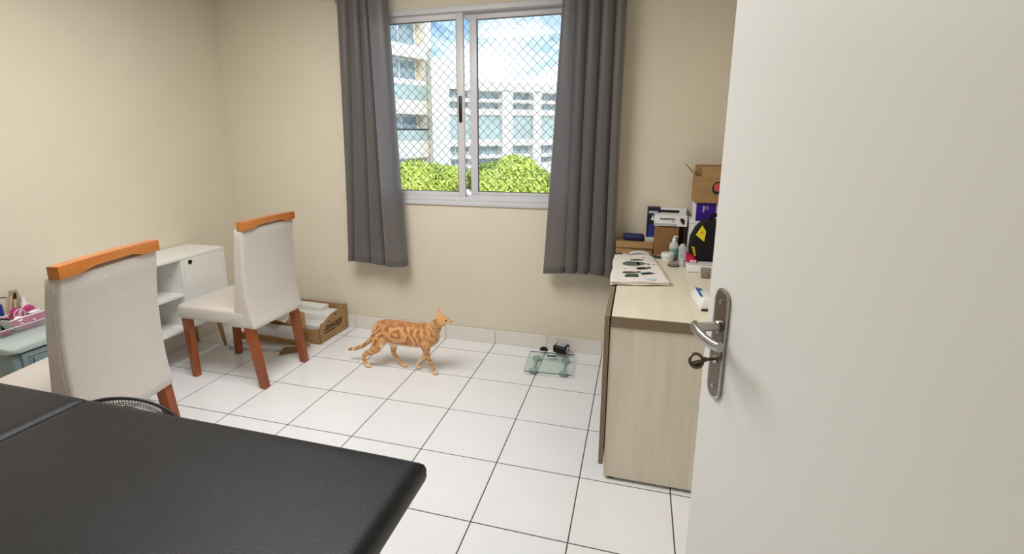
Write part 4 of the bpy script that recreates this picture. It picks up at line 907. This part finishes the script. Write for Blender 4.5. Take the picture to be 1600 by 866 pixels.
    head = sst(x, .905, .925)*sst(z, .315, .33)
    hs = sst(np.cos((y*1.2+.35*z)*2*PI/.017), .2, .9)*.5*sst(z, .372, .392)*(1-sst(x, .99, 1.0))
    st = st*(1-head)+hs*head
    nk = (x > .86) & (head < .5) & (z > .15)
    st = np.where(nk, sst(np.cos((x*.8+z*.62+w1*1.6)*2*PI/.028)+.2*br, 0, .8)*.85, st)
    st = np.where(tail & (x < .30), .9, st)
    st = np.clip(st*(.85+.2*br), 0, 1)
    col = base[None]*(1-st[:, None])+dark[None]*st[:, None]
    pl = np.maximum(sst(-z, -.198, -.172)*((x > .55) & (x < .83) & (z > .13))*.95, sst(-z, -.035, -.012)*.6)
    pl = np.maximum(pl, ((x > .988) & (z < .368) & (z > .3))*.6); pl = np.maximum(pl, (np.abs(y) < .02)*((x > .90) & (z < .30))*.45)
    pl = np.maximum(pl, ((y > .008) & (z < .15) & (x > .7))*.7)
    pl = np.maximum(pl, np.where((x > .308) & (x < .316) & tail, .8, 0))
    col = col*(1-pl[:, None])+pale[None]*pl[:, None]
    ca = me2.color_attributes.new('coat', 'FLOAT_COLOR', 'POINT'); ca.data.foreach_set('color', np.concatenate([col, np.ones((n, 1))], 1).astype(np.float32).ravel())
    me2.materials.clear(); me2.materials.append(cat_fur())
    Hv = H
    em = mat('amber_eye', srgb(150, 96, 30), .1, noise=.3, coat=1)
    for s in (-1, 1):
        e = B().ball(Hv+Vector((.040, -.006+s*.021, .010)), .0062, (1, .8, .9), 2).done('eye', em, t, 0)
        B().ball(Hv+Vector((.0435, -.006+s*.0245, .0105)), .0033, (.8, .6, 1.2), 2).done('pupil', M['blackp'], e, 0)
    B().ball(Hv+Vector((.0725, -.011, .0045)), .0045, (.8, 1.2, .8), 2).done('nose', mat('pink_brown_nose', srgb(150, 84, 72), .5, noise=.1), t, 0)
    pk = mat('inner_ear_pink', srgb(238, 186, 160), .8, noise=.1)
    b = B(); b.quad([Hv+Vector((-.004, .0165, .036)), Hv+Vector((-.022, .0150, .034)), Hv+Vector((-.0285, .0225, .068))]); b.done('inner_ear', pk, t, solid=.001)
    b = B(); q0 = Vector((0, -.004, .006)); b.quad([Hv+Vector((-.010, -.033, .016))+q0, Hv+Vector((-.036, -.030, .006))+q0, Hv+Vector((-.035, -.057, .0125))+q0]); b.done('inner_ear', pk, t, solid=.001)
    for s in (-1, 1):
        for k in range(3):
            a = Hv+Vector((.052, -.008+s*.012, -.004+.003*k)); B().tube([a, a+Vector((.010, s*.020, .004*(k-1))), a+Vector((.012, s*.038, .009*(k-1)-.004))], [.0005, .0004, .0002], 4).done('whisker', M['whitep'], t)
    return t
cat()
# ================================================================== outside
def outside():
    tag(B().box(-40, 40, .6, 60, -4.1, -4.0).done('ground', M['ground'], None), 'pale ground far below the window outside', 'ground', kind='structure')
    # near white block at the left
    az = math.radians(20); d = thing('apartment_building', (-8.989, 20.147, -4), math.atan2(math.cos(az), math.sin(az)), 'white apartment block with recessed balcony windows at the left of the view', 'building')
    # local: +x along facade (away), +y = left of direction = away from us; facade plane at y=0, building body y>0
    z = lambda v: v+4
    U0, U1 = -6, 1.75; b = B()
    b.box(U0, U1, .55, 3, 0, z(8.2))                                  # core
    bands = [(-2.0, -.25), (.22, 1.08), (2.48-.0, 1.68-.0)]
    slabs = [(-4, .05), (.35, 1.2), (2.48, 4.05), (5.16, 5.75), (7.05, 8.2)]
    b2 = B()
    for a, c in slabs: b2.box(U0, U1, 0, .55, z(a), z(c), .01, 1)
    b2.box(1.35, U1, 0, .55, z(-4), z(8.2), .01, 1)
    b.done('wall', M['bcream'], d); b2.done('facade', M['bwall'], d)
    def win(x0, x1, z0, z1, y, parent, n, mg=None, fr=.05):
        w = B().box(x0, x1, y, y+.06, z0, z0+fr).box(x0, x1, y, y+.06, z1-fr, z1)
        for k in range(n+1):
            xx = x0+(x1-x0-fr)*k/n; w.box(xx, xx+fr, y, y+.06, z0+fr, z1-fr)
        w = w.done('window', M['bframe'], parent)
        for k in range(n):
            xa = x0+(x1-x0-fr)*k/n+fr; xb = x0+(x1-x0-fr)*(k+1)/n
            B().box(xa, xb, y+.02, y+.03, z0+fr, z1-fr).done('pane', mg or M['bglass'], w)
    for a, c in ((5.75, 7.05), (4.12, 5.16), (1.2, 2.48)):
        win(-3.4, 1.05, z(a)+.05, z(c)-.02, .45, d, 4)
        win(-5.95, -3.45, z(a)+.05, z(c)-.02, .45, d, 3)
    win(-3.4, 1.3, z(.05)+.02, z(.35)-.02, .4, d, 4)
    for a, c, g in ((4.05, 4.15, 'bframe'), (1.72, 1.80, 'bdark')):
        B().box(U0, 1.34, .02, .06, z(a), z(c)).done('rail', M[g], d)
    B().box(U0, 1.34, .03, .05, z(1.2), z(1.72)).done('balcony_glass', M['bglassg'], d)
    B().box(U0, 1.34, -.03, .0, z(3.2), z(3.9), .01, 1).done('balcony_glass', M['bglassg'], d)
    # far block
    az = math.radians(47); d = thing('apartment_building', (-6.258, 22.547, -4), math.atan2(math.cos(az), math.sin(az)), 'white apartment block with rows of windows between piers in the middle of the view', 'building')
    b = B(); b.box(-.5, 12, .5, 7, 0, z(4.0)).box(-2.45, -.5, .5, 1.0, 0, z(4.0)).box(-2.45, -.95, .5, 1.0, z(4.0), z(5.1)); b.done('wall', M['bcream'], d)
    b = B()
    b.box(-2.45, -1.5, 0, .5, 0, z(5.2), .01, 1); b.box(-1.5, -.95, 0, .5, z(3.75), z(5.2))
    cols = [(-1.5, -.05-.0, 0), (0, 1.45, 1), (2.11, 3.38, 1), (3.92, 5.3, 1), (5.95, 7.3, 1), (7.9, 9.3, 1)]
    piers = [(-.35, .0), (1.45, 2.11), (3.38, 3.92), (5.3, 5.95), (7.3, 7.9), (9.3, 12)]
    for a, c in piers: b.box(a, c, -.12, .5, 0, z(3.78), .01, 1)
    b.box(-.95, 12, -.12, .5, z(3.70), z(4.2), .01, 1)
    for (a, c) in ((-1.5, -.35), (0, 1.45), (2.11, 3.38), (3.92, 5.3), (5.95, 7.3), (7.9, 9.3)):
        b.box(a, c, .0, .5, z(3.15), z(3.32)); b.box(a, c, .0, .5, z(2.50), z(2.80)); b.box(a, c, 0, .5, z(.90), z(1.25)); b.box(a, c, 0, .5, z(.25), z(.42)); b.box(a, c, 0, .5, z(-4), z(-.1))
    b.done('facade', M['bwall'], d)
    for (a, c) in ((-1.5, -.35), (0, 1.45), (2.11, 3.38), (3.92, 5.3), (5.95, 7.3), (7.9, 9.3)):
        win(a, c, z(3.32), z(3.70), .3, d, 3, fr=.03); win(a, c, z(2.80), z(3.15), .3, d, 3, fr=.03)
        B().box(a, c, .1, .14, z(1.25), z(2.50)).done('green_glass_panel', M['bglassg'], d)
        win(a, c, z(.42), z(.90), .3, d, 3, fr=.03); win(a, c, z(-.1), z(.25), .3, d, 3, fr=.03)
    # trees
    def tree(x, y, top, R, n, m, label, seed):
        rg = np.random.RandomState(seed); t = thing('leafy_tree', (x, y, -4), 0, label, 'tree', 'trees outside the window')
        H = top+4; b = B(); b.tube([(0, 0, 0), (.1, .05, H*.4), (0, 0, H-R*.8)], [.14, .10, .05], 8)
        for k in range(7):
            a = k*.9; b.tube([(0, 0, H-R*1.6), (R*.6*math.cos(a), R*.6*math.sin(a), H-R*.7)], [.05, .015], 6)
        b.done('trunk', M['bark'], t, 40)
        # leaves on several blobs
        nb = 16; cs = rg.normal(size=(nb, 3)); cs /= np.linalg.norm(cs, axis=1)[:, None]; cs *= R*.62*rg.uniform(.6, 1.05, (nb, 1)); cs[:, 2] *= .55
        idx = rg.randint(0, nb, n); dirs = rg.normal(size=(n, 3)); dirs /= np.linalg.norm(dirs, axis=1)[:, None]
        P_ = cs[idx]+dirs*(R*.42*rg.uniform(.55, 1.0, (n, 1)))*np.array([1, 1, .8]); P_[:, 2] += H-R*.85
        nrm = dirs+rg.normal(size=(n, 3))*.6; nrm /= np.linalg.norm(nrm, axis=1)[:, None]
        ax = np.cross(nrm, rg.normal(size=(n, 3))); ax /= np.linalg.norm(ax, axis=1)[:, None]; ay = np.cross(nrm, ax)
        s = rg.uniform(.035, .065, (n, 1)); V = np.stack([P_-ax*s, P_-ay*s*.5, P_+ax*s, P_+ay*s*.5], 1).reshape(-1, 3)
        me = bpy.data.meshes.new('foliage'); me.vertices.add(n*4); me.vertices.foreach_set('co', V.ravel()); me.loops.add(n*4); me.loops.foreach_set('vertex_index', np.arange(n*4))
        me.polygons.add(n); me.polygons.foreach_set('loop_start', np.arange(n)*4); me.update(calc_edges=True); me.validate(); me.materials.append(m)
        o = bpy.data.objects.new('foliage', me); COL.objects.link(o); o.parent = t; o['kind'] = 'stuff'
    tree(-3.35, 9.3, 1.28, 1.15, 26000, M['leaf'], 'bushy yellow-green tree at the left of the view, before the balcony building', 3)
    tree(-1.95, 10.2, .98, .9, 14000, M['leafd'], 'darker green tree crown in the middle of the view', 4)
    tree(-1.05, 9.7, 1.18, 1.15, 26000, M['leaf'], 'bright yellow-green tree right of the sash stiles', 5)
    tree(.55, 10.0, 1.22, 1.2, 26000, M['leaf'], 'bright yellow-green tree farthest right beside the curtain', 6)
    tree(-4.9, 10.2, .95, 1.2, 14000, M['leaf'], 'low yellow-green tree at the far left behind the curtain edge', 8)
    tree(-2.6, 8.0, -.15, .9, 12000, M['leafd'], 'low green shrub tree in front at the left of the view', 9)
    tree(-.2, 8.2, -.10, 1.1, 14000, M['leaf'], 'low yellow-green tree in front at the right of the view', 10)
outside()
